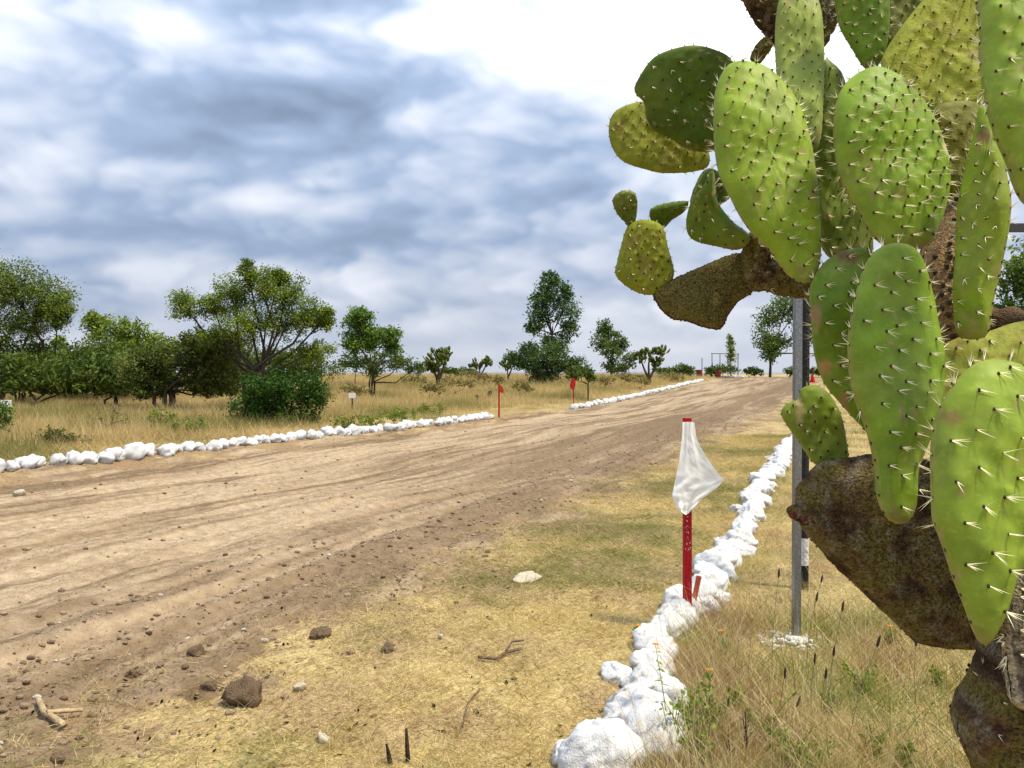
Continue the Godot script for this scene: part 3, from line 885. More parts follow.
# ------------------------------------------------------------------ sign frame behind the cactus
func make_post() -> void:
	var d := 4.42
	var p := spot(802, d)
	var root := base("sign_frame", p, "galvanised steel post with a top bar, set in a whitewashed footing behind the cactus", "post")
	var mb := MB.new()
	var topy := at(799, 231, d).y - p.y
	# open channel: front web and one dark return flange
	var w := 0.032
	box(mb, Vector3(-w, -0.25, -0.02), Vector3(0.0, topy, -0.014), Color(0.30, 0.32, 0.34))
	box(mb, Vector3(-w, -0.25, -0.06), Vector3(-w + 0.006, topy, -0.0205), Color(0.30, 0.32, 0.34))
	box(mb, Vector3(0.0005, -0.25, -0.06), Vector3(0.0065, topy, -0.0145), Color(0.30, 0.32, 0.34))
	build(mb.mesh(), "upright", M.steel, root)
	mb = MB.new()
	box(mb, Vector3(-w, topy + 0.001, -0.06), Vector3(1.6, topy + 0.045, -0.02), Color(0.06, 0.06, 0.065))
	build(mb.mesh(), "top_bar", M.plain, root)
	mb = MB.new()
	box(mb, Vector3(1.56, -0.3, -0.058), Vector3(1.598, topy, -0.022), Color(0.06, 0.06, 0.065))
	build(mb.mesh(), "upright", M.plain, root)
	# broken whitewashed rubble round the foot
	var rub := stone_mesh(777, 6, Color(1, 1, 1), 0.3)
	var arr := rub.surface_get_arrays(0)
	mb = MB.new()
	for k in 190:
		var an := rng.randf() * TAU
		var rr := absf(g()) * 0.6
		var q := Vector3(cos(an) * rr * 0.17 - 0.04, 0.0, sin(an) * rr * 0.12 + 0.02)
		var sz := 0.008 + 0.03 * pow(rng.randf(), 2.0)
		q.y = ground_y(p.x + q.x, -(p.z + q.z)) - p.y + sz * 0.2 + 0.02 * maxf(0.0, 1.0 - rr)
		var bs := Basis(rdir(), rng.randf() * TAU).scaled(Vector3(sz * 1.2, sz * 0.8, sz))
		var k0 := mb.v.size()
		var tone := Color(0.8, 0.79, 0.76).lerp(Color(0.5, 0.44, 0.34), pow(rng.randf(), 3.0))
		for e in arr[Mesh.ARRAY_VERTEX].size():
			mb.vert(q + bs * arr[Mesh.ARRAY_VERTEX][e], (bs.inverse().transposed() * arr[Mesh.ARRAY_NORMAL][e]).normalized(), tone)
		for e in arr[Mesh.ARRAY_INDEX]: mb.i.append(k0 + e)
	tag(build(mb.mesh(), "footing", M.paint, root), "", "", "", "stuff")
	# dark timber post behind it
	d = 5.5
	p = spot(805, d)
	var tp := base("timber_post", p, "dark timber post with a white painted band, close behind the steel post", "post")
	var ht := at(804, 250, d).y - p.y
	var zones := [[-0.3, 0.06, Color(0.16, 0.10, 0.06), "lower_shaft"], [0.0601, 0.17, Color(0.03, 0.028, 0.026), "black_band"], [0.1701, 0.36, Color(0.75, 0.74, 0.72), "white_band"], [0.3601, ht, Color(0.045, 0.042, 0.04), "upper_shaft"]]
	for z in zones:
		mb = MB.new()
		tube(mb, [Vector3(0, z[0], 0), Vector3(0, z[1], 0)], [0.03, 0.03], 12, z[2])
		build(mb.mesh(), z[3], M.bark, tp)

# ------------------------------------------------------------------ the big prickly pear
var spec_cols := {}

func catmull(pts: Array, per: int) -> PackedVector2Array:
	var out := PackedVector2Array()
	var k := pts.size()
	for a in k:
		var p0 := Vector2(pts[(a - 1 + k) % k][0], pts[(a - 1 + k) % k][1])
		var p1 := Vector2(pts[a][0], pts[a][1])
		var p2 := Vector2(pts[(a + 1) % k][0], pts[(a + 1) % k][1])
		var p3 := Vector2(pts[(a + 2) % k][0], pts[(a + 2) % k][1])
		for s in per:
			out.append(p1.cubic_interpolate(p2, p0, p3, float(s) / per))
	return out

# s: outline in pixels, depth, facing (x right, y up, z towards the camera), kind, and options
func pad(root: Node3D, s: Dictionary) -> void:
	var o: Vector3 = root.position
	var ctl := catmull(s.o, 14)
	var cen2 := Vector2.ZERO
	for q in ctl: cen2 += q
	cen2 /= ctl.size()
	var c := at(cen2.x, cen2.y, s.d)
	var nn: Vector3 = (cam_xf.basis * Vector3(s.n[0], s.n[1], s.n[2])).normalized()
	var plane := Plane(nn, c)
	var kind: String = s.get("k", "green")
	# world outline, resampled evenly
	var raw := PackedVector3Array()
	for q in ctl:
		var r := ray(q.x, q.y)
		var t := nn.dot(c - cam_xf.origin) / nn.dot(r)
		raw.append(cam_xf.origin + r * t)
	var total := 0.0
	for k in raw.size(): total += raw[k].distance_to(raw[(k + 1) % raw.size()])
	var MA := 76
	var ring := PackedVector3Array()
	var step := total / MA
	var acc := 0.0
	for k in raw.size():
		var a := raw[k]
		var b := raw[(k + 1) % raw.size()]
		var l := a.distance_to(b)
		while acc < l and ring.size() < MA:
			ring.append(a.lerp(b, acc / l))
			acc += step
		acc -= l
	while ring.size() < MA: ring.append(raw[0])
	# pad axes: long axis from base to tip as given, else vertical
	var up: Vector3 = cam_xf.basis * Vector3(s.get("ux", 0.0), 1.0, 0.0) if not s.has("up") else cam_xf.basis * Vector3(s.up[0], s.up[1], 0.0)
	var ax := (up - nn * up.dot(nn)).normalized()
	var bx := ax.cross(nn).normalized()
	if bx.dot(cam_xf.basis.x) < 0: bx = -bx
	var T: float = s.get("t", 0.014)
	var sp: float = s.get("s", 0.036)
	var cup: float = s.get("cup", 0.0)
	var K := 24
	var cup0 := 0.0
	var hgt_ax := 0.0
	for q in ring: hgt_ax = maxf(hgt_ax, -(q - c).dot(ax))
	for q in ring: cup0 += (pow((q - c).dot(bx), 2.0) + 0.4 * pow((q - c).dot(ax), 2.0)) / MA
	var base_col: Color
	match kind:
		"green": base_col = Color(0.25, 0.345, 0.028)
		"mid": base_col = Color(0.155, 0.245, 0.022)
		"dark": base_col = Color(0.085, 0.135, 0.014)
		"olive": base_col = Color(0.265, 0.30, 0.03)
		"mossy": base_col = Color(0.27, 0.25, 0.085)
		_: base_col = Color(0.26, 0.19, 0.09)
	if s.has("c"): base_col = s.c
	var corky := kind == "cork" or kind == "mossy"
	var nz := noise(int(cen2.x * 7 + cen2.y), 14.0, 3)
	var nf := noise(int(cen2.x * 3 + cen2.y), 70.0, 3)
	var scars: Array = s.get("scar", [])
	var mb := MB.new()
	for side: float in [1.0, -1.0]:
		for k in K + 1:
			var rho := sin(float(k) / K * PI * 0.5)
			var prof := sqrt(maxf(0.0, 1.0 - pow(rho, 3.4)))
			for a in MA:
				var p := c + (ring[a] - c) * rho
				var rel := p - c
				var u := rel.dot(bx)
				var w := rel.dot(ax)
				var th := T * prof
				var fade := clampf((1.0 - rho) * 6.0, 0.0, 1.0)
				if not corky:
					var uu := u + 0.006 * sin(w * 23.0) 
					var ww := w + 0.006 * sin(u * 19.0 + 1.0)
					var cb := cos(PI * (uu + ww) / sp) * cos(PI * (uu - ww) / sp)
					th += 0.0024 * fade * pow(absf(cb), 3.0) + nz.get_noise_3dv(p) * 0.0022 * fade
				else:
					th += (nz.get_noise_3dv(p) * 0.009 + nf.get_noise_3dv(p * 1.2) * 0.005) * (0.35 + fade * 0.65) * (0.35 if kind == "mossy" else 0.8)
				var warp := cup * (u * u + w * w * 0.4 - cup0) + nz.get_noise_3dv(c + rel * 0.35) * 0.012
				var jig := Vector3.ZERO
				if corky: jig = (bx * nf.get_noise_3dv(p) + ax * nf.get_noise_3dv(p + Vector3(3, 1, 2))) * (0.0015 if kind == "mossy" else 0.0035)
				var mott := nz.get_noise_3dv(p * 1.3 + Vector3(9, 9, 9))
				var col := base_col * (1.0 + mott * 0.35)
				if kind == "olive" or kind == "mossy":
					col = col.lerp(Color(0.20, 0.13, 0.06), clampf(mott * 1.3 + nf.get_noise_3dv(p) * 0.6 - 0.2 + (0.2 if corky else 0.0), 0, 0.6))
				elif kind == "cork":
					col = col.lerp(Color(0.23, 0.22, 0.06), clampf(mott * 2.6 + 0.25, 0, 0.8)).lerp(Color(0.06, 0.035, 0.025), clampf(-mott * 1.8 + nf.get_noise_3dv(p) * 0.9, 0, 0.8)).lerp(Color(0.40, 0.38, 0.30), clampf((nf.get_noise_3dv(p * 0.6 + Vector3(2, 2, 2)) - 0.12) * 3.0, 0.0, 0.6))
				else:
					col = col.lerp(Color(0.30, 0.31, 0.08), clampf(nz.get_noise_3dv(p * 0.5) * 0.7, 0.0, 0.3))
					var scab := nf.get_noise_3dv(p * 0.9 + Vector3(4, 7, 1)) + nz.get_noise_3dv(p * 0.6) * 0.35
					col = col.lerp(Color(0.36, 0.27, 0.12), clampf((scab - 0.47) * 8.0, 0.0, 0.8))
					# corky foot where the pad joins the one below
					var foot := -w / maxf(hgt_ax, 0.01) + nf.get_noise_3dv(p) * 0.25
					col = col.lerp(Color(0.30, 0.22, 0.10), clampf((foot - 0.84) * 5.0, 0.0, 0.75))
					if rho > 0.985: col = col.lerp(Color(0.33, 0.30, 0.10), 0.45)
				if s.has("rim") and rho > 0.955: col = s.rim
				if side > 0:
					for sc in scars:
						var q3 := cam_xf.affine_inverse() * p
						var sx: float = 512.0 - q3.x / q3.z * F - float(sc[0])
						var sy: float = 384.0 + q3.y / q3.z * F - float(sc[1])
						var e := 0.62 * sqrt(sx * sx / (sc[2] * sc[2]) + sy * sy / (sc[3] * sc[3])) + nf.get_noise_3dv(p * 2.0) * 0.5
						col = col.lerp(sc[4], clampf((1.05 - e) * 5.0, 0.0, 0.95))
				col.a = 1.0
				mb.vert(p + nn * (side * th + warp) + jig - o, nn, col)
	var half := (K + 1) * MA
	for sd in 2:
		for k in K:
			for a in MA:
				var a2 := (a + 1) % MA
				var q0 := sd * half + k * MA + a
				var q1 := sd * half + k * MA + a2
				var flip := (sd == 0)
				if s.get("ccw", false): flip = not flip
				if flip:
					mb.tri(q0, q0 + MA, q1 + MA)
					mb.tri(q0, q1 + MA, q1)
				else:
					mb.tri(q0, q1 + MA, q0 + MA)
					mb.tri(q0, q1, q1 + MA)
	mb.smooth_normals()
	# outward check
	var test := mb.n[10 * MA].dot(nn)
	if test < 0:
		for k in range(0, mb.i.size(), 3):
			var tmp := mb.i[k + 1]
			mb.i[k + 1] = mb.i[k + 2]
			mb.i[k + 2] = tmp
		mb.smooth_normals()
	# weld the normals round the rim
	for a in MA:
		var q0 := K * MA + a
		var q1 := half + K * MA + a
		var av := (mb.n[q0] + mb.n[q1]).normalized()
		mb.n[q0] = av; mb.n[q1] = av
		var avc := (mb.n[a] + nn * 0.001).normalized()
		mb.n[a] = avc
	var material: Material = M.pad
	if kind == "olive": material = M.olive
	if corky: material = M.cork
	var node := build(mb.mesh(), "pad", material, root)
	if s.has("l"): tag(node, s.l)
	# areoles and spines
	var poly := PackedVector2Array()
	for a in MA:
		poly.append(Vector2((ring[a] - c).dot(bx), (ring[a] - c).dot(ax)))
	var sm := MB.new()
	var L: float = s.get("sl", 0.0155)
	var cream := Color(0.86, 0.80, 0.55)
	var dark := Color(0.05, 0.038, 0.018)
	var rx := 0.0
	for q in poly: rx = maxf(rx, q.length())
	var nmax := int(rx / sp * 1.5) + 2
	var few: float = s.get("few", 1.0)
	for side: float in [1.0, -1.0]:
		for i in range(-nmax, nmax + 1):
			for j in range(-nmax, nmax + 1):
				var uu := (i + j) * sp * 0.5
				var ww := (i - j) * sp * 0.5
				var u := uu - 0.006 * sin(ww * 23.0) + g() * 0.0026
				var w := ww - 0.006 * sin(uu * 19.0 + 1.0) + g() * 0.0026
				if not Geometry2D.is_point_in_polygon(Vector2(u, w), poly): continue
				# radial position gives the skin height
				var dir := Vector2(u, w)
				var far_pt := dir.normalized() * rx * 2.0 if dir.length() > 1e-5 else Vector2(rx * 2.0, 0)
				var reach := rx
				for a in MA:
					var hit = Geometry2D.segment_intersects_segment(Vector2.ZERO, far_pt, poly[a], poly[(a + 1) % MA])
					if hit != null:
						reach = (hit as Vector2).length()
						break
				var rho := dir.length() / reach
				if reach - dir.length() < 0.006: continue
				var th := T * sqrt(maxf(0.0, 1.0 - pow(rho, 3.4))) + (0.0024 if not corky else 0.002)
				var pw := c + bx * u + ax * w
				var warp := cup * (u * u + w * w * 0.4 - cup0) + nz.get_noise_3dv(c + (pw - c) * 0.35) * 0.012
				var pp := pw + nn * (side * th + warp) - o
				areole(sm, pp, nn * side, ax, bx, 0.0019 * (s.get("dot", 1.0) as float), dark)
				if rng.randf() > few: continue
				for q in rng.randi_range(2, 5):
					var dv: Vector3 = (nn * side * rng.randf_range(0.35, 0.9) + bx * rng.randf_range(0.25, 1.0) - ax * rng.randf_range(-0.05, 0.6) + rdir() * 0.3).normalized()
					spine(sm, pp, dv, L * rng.randf_range(0.55, 1.15), cream)
	# rim
	var nr := int(total / (sp * 0.62))
	for k in nr:
		var a := int(float(k) / nr * MA)
		var pp := ring[a] - o
		var out := (ring[a] - c).normalized()
		var u := (ring[a] - c).dot(bx); var w := (ring[a] - c).dot(ax)
		pp += nn * (cup * (u * u + w * w * 0.4 - cup0) + nz.get_noise_3dv(c + (ring[a] - c) * 0.35) * 0.012) - out * 0.0005
		areole(sm, pp, out, ax, nn, 0.0022, dark)
		if rng.randf() > few + 0.1: continue
		if out.dot(ax) < -0.75: continue
		for q in rng.randi_range(3, 5):
			spine(sm, pp, (out + rdir() * 0.55).normalized(), L * rng.randf_range(0.6, 1.15), cream)
	tag(build(sm.mesh(), "spines", M.spine, node), "", "", "", "stuff")

func areole(mb: MB, p: Vector3, nn: Vector3, ax: Vector3, _bx: Vector3, r: float, col: Color) -> void:
	var b := nn.cross(ax).normalized()
	var a := b.cross(nn)
	var tip := p + nn * r * 0.9
	var q := []
	for e in 6:
		var an := TAU * e / 6.0
		q.append(p - nn * r * 0.5 + (a * cos(an) * 1.3 + b * sin(an)) * r)
	for e in 6:
		var x: Vector3 = q[e]; var y: Vector3 = q[(e + 1) % 6]
		mb.tri3(tip, x, y, col)

func spine(mb: MB, p: Vector3, d: Vector3, l: float, col: Color) -> void:
	var b := d.cross(Vector3(0.3, 0.9, 0.2)).normalized() * 0.00068
	var a := b.cross(d)
	var tip := p + d * l
	var q0 := p + b
	var q1 := p - b * 0.5 + a * 0.87
	var q2 := p - b * 0.5 - a * 0.87
	mb.tri3(q0, q1, tip, col)
	mb.tri3(q1, q2, tip, col)
	mb.tri3(q2, q0, tip, col)

func make_cactus() -> void:
	var gp := Vector3(0.72, 0, -1.0)
	gp.y = ground_y(gp.x, 1.0)
	var root := base("prickly_pear_cactus", gp, "huge prickly pear cactus with green spiny pads on old brown stems beside the road", "cactus")
	var brown := Color(0.20, 0.11, 0.055)
	var creamy := Color(0.62, 0.54, 0.36)
	var P := [
		# --- branch reaching towards the road
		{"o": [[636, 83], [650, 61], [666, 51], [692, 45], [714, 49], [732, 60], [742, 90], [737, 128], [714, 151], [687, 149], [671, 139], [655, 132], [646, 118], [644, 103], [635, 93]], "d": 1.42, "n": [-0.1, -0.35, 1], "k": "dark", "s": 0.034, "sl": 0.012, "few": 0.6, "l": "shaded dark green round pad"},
		{"o": [[609, 127], [614, 114], [628, 106], [648, 103], [680, 120], [706, 145], [709, 164], [694, 170], [666, 173], [644, 169], [622, 161], [611, 145]], "d": 1.49, "n": [-0.2, 0.1, 1], "k": "olive", "s": 0.03, "sl": 0.009, "few": 0.5},
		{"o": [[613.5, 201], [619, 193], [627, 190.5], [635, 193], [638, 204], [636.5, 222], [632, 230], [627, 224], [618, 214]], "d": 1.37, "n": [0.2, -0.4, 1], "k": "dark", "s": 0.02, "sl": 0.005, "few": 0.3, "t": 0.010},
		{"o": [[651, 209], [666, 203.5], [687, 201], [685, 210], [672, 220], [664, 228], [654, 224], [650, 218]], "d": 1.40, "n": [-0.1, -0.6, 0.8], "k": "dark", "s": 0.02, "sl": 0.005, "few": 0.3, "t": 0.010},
		{"o": [[628, 227], [644, 220], [662, 226], [668, 247], [674, 274], [664, 289], [650, 295], [632, 290], [616, 276], [617, 262], [621, 246]], "d": 1.38, "n": [-0.25, 0.0, 1], "k": "olive", "s": 0.022, "sl": 0.007, "few": 0.4},
		{"o": [[653, 293], [672, 280], [705, 265], [738, 253], [753, 260], [757, 278], [752, 293], [740, 300], [729, 314], [721, 329], [705, 328], [688, 322], [672, 319], [659, 307]], "d": 1.36, "n": [-0.25, 0.0, 1], "k": "mossy", "s": 0.016, "sl": 0.004, "few": 0.0, "t": 0.02, "dot": 0.5, "rim": Color(0.13, 0.075, 0.04), "l": "old brown corky pad with a moss-green face"},
		{"o": [[741, 255], [745, 240], [752, 232], [764, 243], [786, 260], [812, 278], [812, 296], [786, 297], [766, 292], [750, 290], [742, 272]], "d": 1.33, "n": [-0.1, -0.2, 1], "k": "cork", "s": 0.03, "few": 0.1, "t": 0.026},
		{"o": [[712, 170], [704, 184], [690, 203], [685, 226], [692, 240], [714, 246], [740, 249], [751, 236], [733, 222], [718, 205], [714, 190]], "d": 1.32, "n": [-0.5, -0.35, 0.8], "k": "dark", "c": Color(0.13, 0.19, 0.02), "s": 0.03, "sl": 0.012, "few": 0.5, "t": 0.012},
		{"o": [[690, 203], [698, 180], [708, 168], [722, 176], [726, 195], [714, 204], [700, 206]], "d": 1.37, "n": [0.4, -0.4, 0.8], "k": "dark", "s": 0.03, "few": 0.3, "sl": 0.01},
		# --- upper crown
		{"o": [[742, 61], [727, 67], [717, 84], [713, 107], [713.5, 140], [718, 171], [730, 198], [749, 230], [771, 250], [790, 271], [808, 281], [819, 271], [822, 247], [819, 210], [813, 160], [806, 127], [797, 101], [782, 80], [763, 65]], "d": 1.16, "n": [-0.1, 0.28, 1], "k": "green", "s": 0.030, "up": [-0.35, 1.0], "t": 0.021, "cup": -1.3},
		{"o": [[783, -12], [776, 22], [775, 57], [780, 100], [792, 135], [806, 150], [820, 140], [824, 87], [824, 44], [821, 7], [812, -14], [797, -22]], "d": 1.27, "n": [-0.4, 0.3, 0.85], "k": "mid", "c": Color(0.30, 0.36, 0.07), "s": 0.026, "sl": 0.008, "few": 0.3, "dot": 0.85},
		{"o": [[732, -24], [742, 2], [753, 21], [766, 37], [774, 46], [784, 40], [790, 10], [786, -24], [760, -36]], "d": 1.38, "n": [-0.2, -0.5, 0.8], "k": "cork", "s": 0.025, "few": 0.4, "sl": 0.01},
		{"o": [[750, 59], [756, 46], [766, 37], [773, 44], [766, 56], [758, 64]], "d": 1.39, "n": [-0.5, -0.2, 0.8], "k": "mossy", "s": 0.02, "few": 0.5, "sl": 0.008},
		{"o": [[812, -16], [816, 10], [820, 34], [824, 48], [832, 34], [838, 20], [840, -12]], "d": 1.33, "n": [0.2, 0.1, 1], "k": "cork", "c": Color(0.26, 0.19, 0.12), "few": 0.1, "s": 0.03},
		{"o": [[821, 62], [830, 64], [840, 76], [846, 110], [854, 190], [872, 240], [864, 262], [838, 262], [822, 240], [814, 170], [814, 100]], "d": 1.30, "n": [0.25, 0.0, 1], "k": "mid", "c": Color(0.13, 0.18, 0.02), "s": 0.03, "few": 0.4, "sl": 0.012},
		{"o": [[875, 68], [857, 74], [844, 85], [836, 103], [834, 131], [838, 160], [846, 184], [858, 206], [872, 231], [888, 247], [908, 252], [927, 245], [939, 223], [947, 199], [949, 170], [942, 145], [933, 122], [922, 103], [910, 90], [894, 75]], "d": 1.08, "n": [0.1, 0.22, 1], "k": "green", "c": Color(0.215, 0.325, 0.026), "s": 0.027, "up": [-0.12, 1.0], "t": 0.021, "cup": -1.2, "scar": [[907, 88, 6, 5, Color(0.12, 0.06, 0.04)], [941, 148, 4, 9, creamy]], "l": "broad pale green pad with a brown scar near its tip"},
		{"o": [[936, -14], [918, 6], [902, 26], [887, 48], [881, 66], [892, 88], [916, 106], [940, 117], [972, 110], [996, 90], [1004, 40], [996, -14], [966, -30]], "d": 1.17, "n": [-0.1, 0.2, 1], "k": "olive", "c": Color(0.33, 0.365, 0.04), "s": 0.028, "sl": 0.010, "few": 0.35, "dot": 0.85},
		{"o": [[934, 108], [975, 102], [990, 130], [980, 170], [962, 196], [946, 190], [936, 150]], "d": 1.10, "n": [-0.1, 0.1, 1], "k": "olive", "c": Color(0.2, 0.2, 0.03), "s": 0.026, "few": 0.5, "sl": 0.014},
		{"o": [[832, -20], [835, 6], [840, 28], [852, 48], [866, 68], [880, 62], [888, 40], [890, 6], [884, -26], [858, -34]], "d": 1.22, "n": [-0.35, 0.05, 0.9], "k": "mid", "s": 0.024, "sl": 0.011, "few": 0.9},
		{"o": [[880, -20], [880, 30], [884, 52], [894, 44], [908, 20], [930, -4], [930, -30], [900, -34]], "d": 1.27, "n": [0.3, 0.0, 1], "k": "olive", "c": Color(0.17, 0.19, 0.035), "s": 0.028, "few": 0.3, "sl": 0.01},
		{"o": [[980, -16], [981, 26], [982, 61], [985, 98], [992, 132], [1006, 162], [1022, 196], [1040, 206], [1058, 180], [1070, 110], [1070, 40], [1054, -24], [1016, -44], [990, -36]], "d": 0.90, "n": [-0.12, 0.2, 1], "k": "green", "c": Color(0.265, 0.36, 0.042), "s": 0.033, "t": 0.022, "cup": -1.2},
		{"o": [[980, 104], [972, 138], [965, 165], [959, 210], [956, 269], [956, 316], [960, 336], [974, 340], [988, 334], [993, 302], [1005, 250], [1012, 205], [1006, 170], [1000, 140], [990, 112]], "d": 1.00, "n": [-0.75, 0.1, 0.66], "k": "green", "s": 0.027, "sl": 0.014, "t": 0.02, "cup": -0.5, "scar": [[986, 140, 5, 5, brown]]},
		# --- old stem in the middle
		{"o": [[966, 108], [978, 170], [966, 260], [962, 330], [948, 356], [930, 338], [918, 280], [930, 240], [944, 200], [950, 150]], "d": 1.16, "n": [0.15, 0.3, 1], "k": "mossy", "c": Color(0.62, 0.43, 0.24), "s": 0.018, "sl": 0.012, "few": 0.3, "t": 0.045, "dot": 2.2, "l": "pitted brown woody stem"},
		# --- lower crown
		{"o": [[824, 263], [843, 251], [864, 248], [884, 262], [896, 310], [898, 380], [890, 430], [876, 440], [861, 425], [842, 405], [824, 382], [814, 351], [810, 318], [810, 287]], "d": 1.10, "n": [-0.1, 0.0, 1], "k": "mid", "s": 0.034, "up": [-0.2, 1.0], "t": 0.019, "cup": -0.6, "scar": [[846, 258, 7, 4, brown], [824, 367, 3, 5, Color(0.4, 0.24, 0.1)], [842, 400, 3, 5, Color(0.3, 0.2, 0.09)], [813, 315, 3, 7, Color(0.3, 0.2, 0.09)]]},
		{"o": [[898, 243], [883, 246], [870, 258], [858, 290], [850, 325], [849, 352], [855, 392], [868, 431], [878, 469], [881, 505], [889, 521], [903, 524], [912, 511], [916, 476], [926, 448], [938, 410], [942, 371], [940, 338], [932, 291], [923, 265], [912, 248]], "d": 0.96, "n": [0.12, 0.18, 1], "k": "green", "c": Color(0.20, 0.30, 0.026), "s": 0.034, "t": 0.022, "cup": 0.6, "sl": 0.016, "l": "tall narrow green pad tapering to its foot"},
		{"o": [[982, 361], [961, 373], [943, 400], [934, 428], [931, 464], [933, 516], [939, 535], [948, 562], [963, 603], [977, 636], [988, 646], [1000, 618], [1010, 582], [1032, 534], [1052, 480], [1056, 430], [1046, 392], [1024, 369], [1006, 362]], "d": 0.82, "n": [0.0, 0.22, 1], "k": "green", "c": Color(0.25, 0.335, 0.038), "s": 0.040, "sl": 0.019, "t": 0.024, "up": [0.12, 1.0], "cup": -1.0, "scar": [[944, 420, 4, 5, Color(0.28, 0.2, 0.07)]], "l": "big pale green pad with long paired spines"},
		{"o": [[786, 404], [797, 400], [801, 390], [808, 385.5], [822, 387], [837, 405], [845, 428], [848, 462], [832, 468], [815, 464], [798, 441], [781, 416]], "d": 1.20, "n": [-0.1, 0.1, 1], "k": "mid", "c": Color(0.21, 0.285, 0.03), "s": 0.026, "sl": 0.008, "few": 0.5, "t": 0.012, "scar": [[798, 412, 2.5, 12, Color(0.42, 0.33, 0.16)]], "l": "small notched green pad with a tan scar at its edge"},
		{"o": [[796, 490], [806, 478], [820, 463], [846, 458], [884, 455], [930, 462], [962, 500], [985, 560], [992, 620], [980, 646], [940, 646], [914, 640], [893, 620], [868, 597], [840, 571], [812, 541], [797, 520]], "d": 1.12, "n": [-0.2, -0.2, 1], "k": "cork", "s": 0.024, "few": 0.0, "t": 0.035, "dot": 0.8, "l": "broad brown corky pad hanging towards the grass"},
		{"o": [[790, 516], [786, 510], [794, 505], [806, 508], [812, 518], [806, 526], [798, 522]], "d": 1.12, "n": [-0.2, 0.2, 1], "k": "cork", "c": Color(0.28, 0.1, 0.07), "s": 0.03, "few": 0.0, "t": 0.008},
		{"o": [[938, 352], [955, 339], [990, 330], [1018, 321], [1046, 322], [1060, 350], [1050, 400], [1000, 430], [950, 420], [936, 385]], "d": 1.04, "n": [-0.1, 0.35, 1], "k": "olive", "c": Color(0.28, 0.31, 0.045), "s": 0.034, "sl": 0.012, "few": 0.4, "dot": 0.85},
		# --- foot of the plant
		{"o": [[1002, 600], [992, 634], [981, 664], [967, 696], [956, 722], [962, 744], [972, 762], [992, 800], [1040, 810], [1070, 760], [1050, 690], [1024, 640], [1012, 604]], "d": 0.86, "n": [-0.1, 0.0, 1], "k": "cork", "c": Color(0.22, 0.14, 0.075), "s": 0.02, "few": 0.3, "sl": 0.008, "t": 0.05},
		{"o": [[1023, 538], [1008, 576], [1001, 606], [1006, 640], [1014, 680], [1020, 706], [1060, 720], [1100, 660], [1090, 580], [1054, 530]], "d": 0.80, "n": [0.3, 0.2, 1], "k": "cork", "c": Color(0.42, 0.38, 0.31), "s": 0.016, "few": 0.9, "sl": 0.014, "t": 0.016, "dot": 0.7, "rim": Color(0.62, 0.55, 0.42), "l": "greyish dead pad bristling with pale spines"},
		# --- pads beyond the picture's edge
		{"o": [[1060, 200], [1040, 260], [1044, 330], [1070, 380], [1110, 370], [1130, 300], [1120, 230], [1090, 195]], "d": 1.05, "n": [-0.2, 0.1, 1], "k": "mid", "s": 0.036, "few": 0.7},
		{"o": [[1080, 40], [1064, 110], [1070, 180], [1100, 220], [1140, 190], [1150, 110], [1130, 50], [1104, 30]], "d": 1.1, "n": [-0.2, 0.1, 1], "k": "green", "s": 0.036, "few": 0.7},
		{"o": [[1060, 400], [1048, 470], [1052, 560], [1070, 640], [1110, 700], [1150, 640], [1150, 520], [1130, 420], [1090, 380]], "d": 1.02, "n": [-0.1, 0.1, 1], "k": "cork", "s": 0.03, "few": 0.1, "t": 0.05},
	]
	for s in P:
		pad(root, s)
	# woody trunk down to the earth, below the picture
	var mb := MB.new()
	var col := Color(0.2, 0.14, 0.085)
	var t0 := at(1050, 790, 0.92) - gp
	tube(mb, [Vector3(0, -0.15, 0), Vector3(0.02, 0.1, 0), t0 * 0.5 + Vector3(0.03, 0, 0), t0 + Vector3(0, 0.03, 0), at(1095, 600, 1.0) - gp, at(1080, 380, 1.08) - gp, at(1000, 330, 1.2) - gp], [0.15, 0.12, 0.09, 0.075, 0.065, 0.055, 0.04], 14, col)
	tube(mb, [at(1090, 600, 1.02) - gp, at(1020, 590, 1.12) - gp, at(975, 590, 1.14) - gp], [0.06, 0.05, 0.035], 10, col)
	tube(mb, [at(1000, 340, 1.2) - gp, at(950, 320, 1.2) - gp, at(900, 260, 1.3) - gp, at(810, 288, 1.345) - gp], [0.045, 0.04, 0.03, 0.02], 10, col)
	build(mb.mesh(), "trunk", M.cork, root)

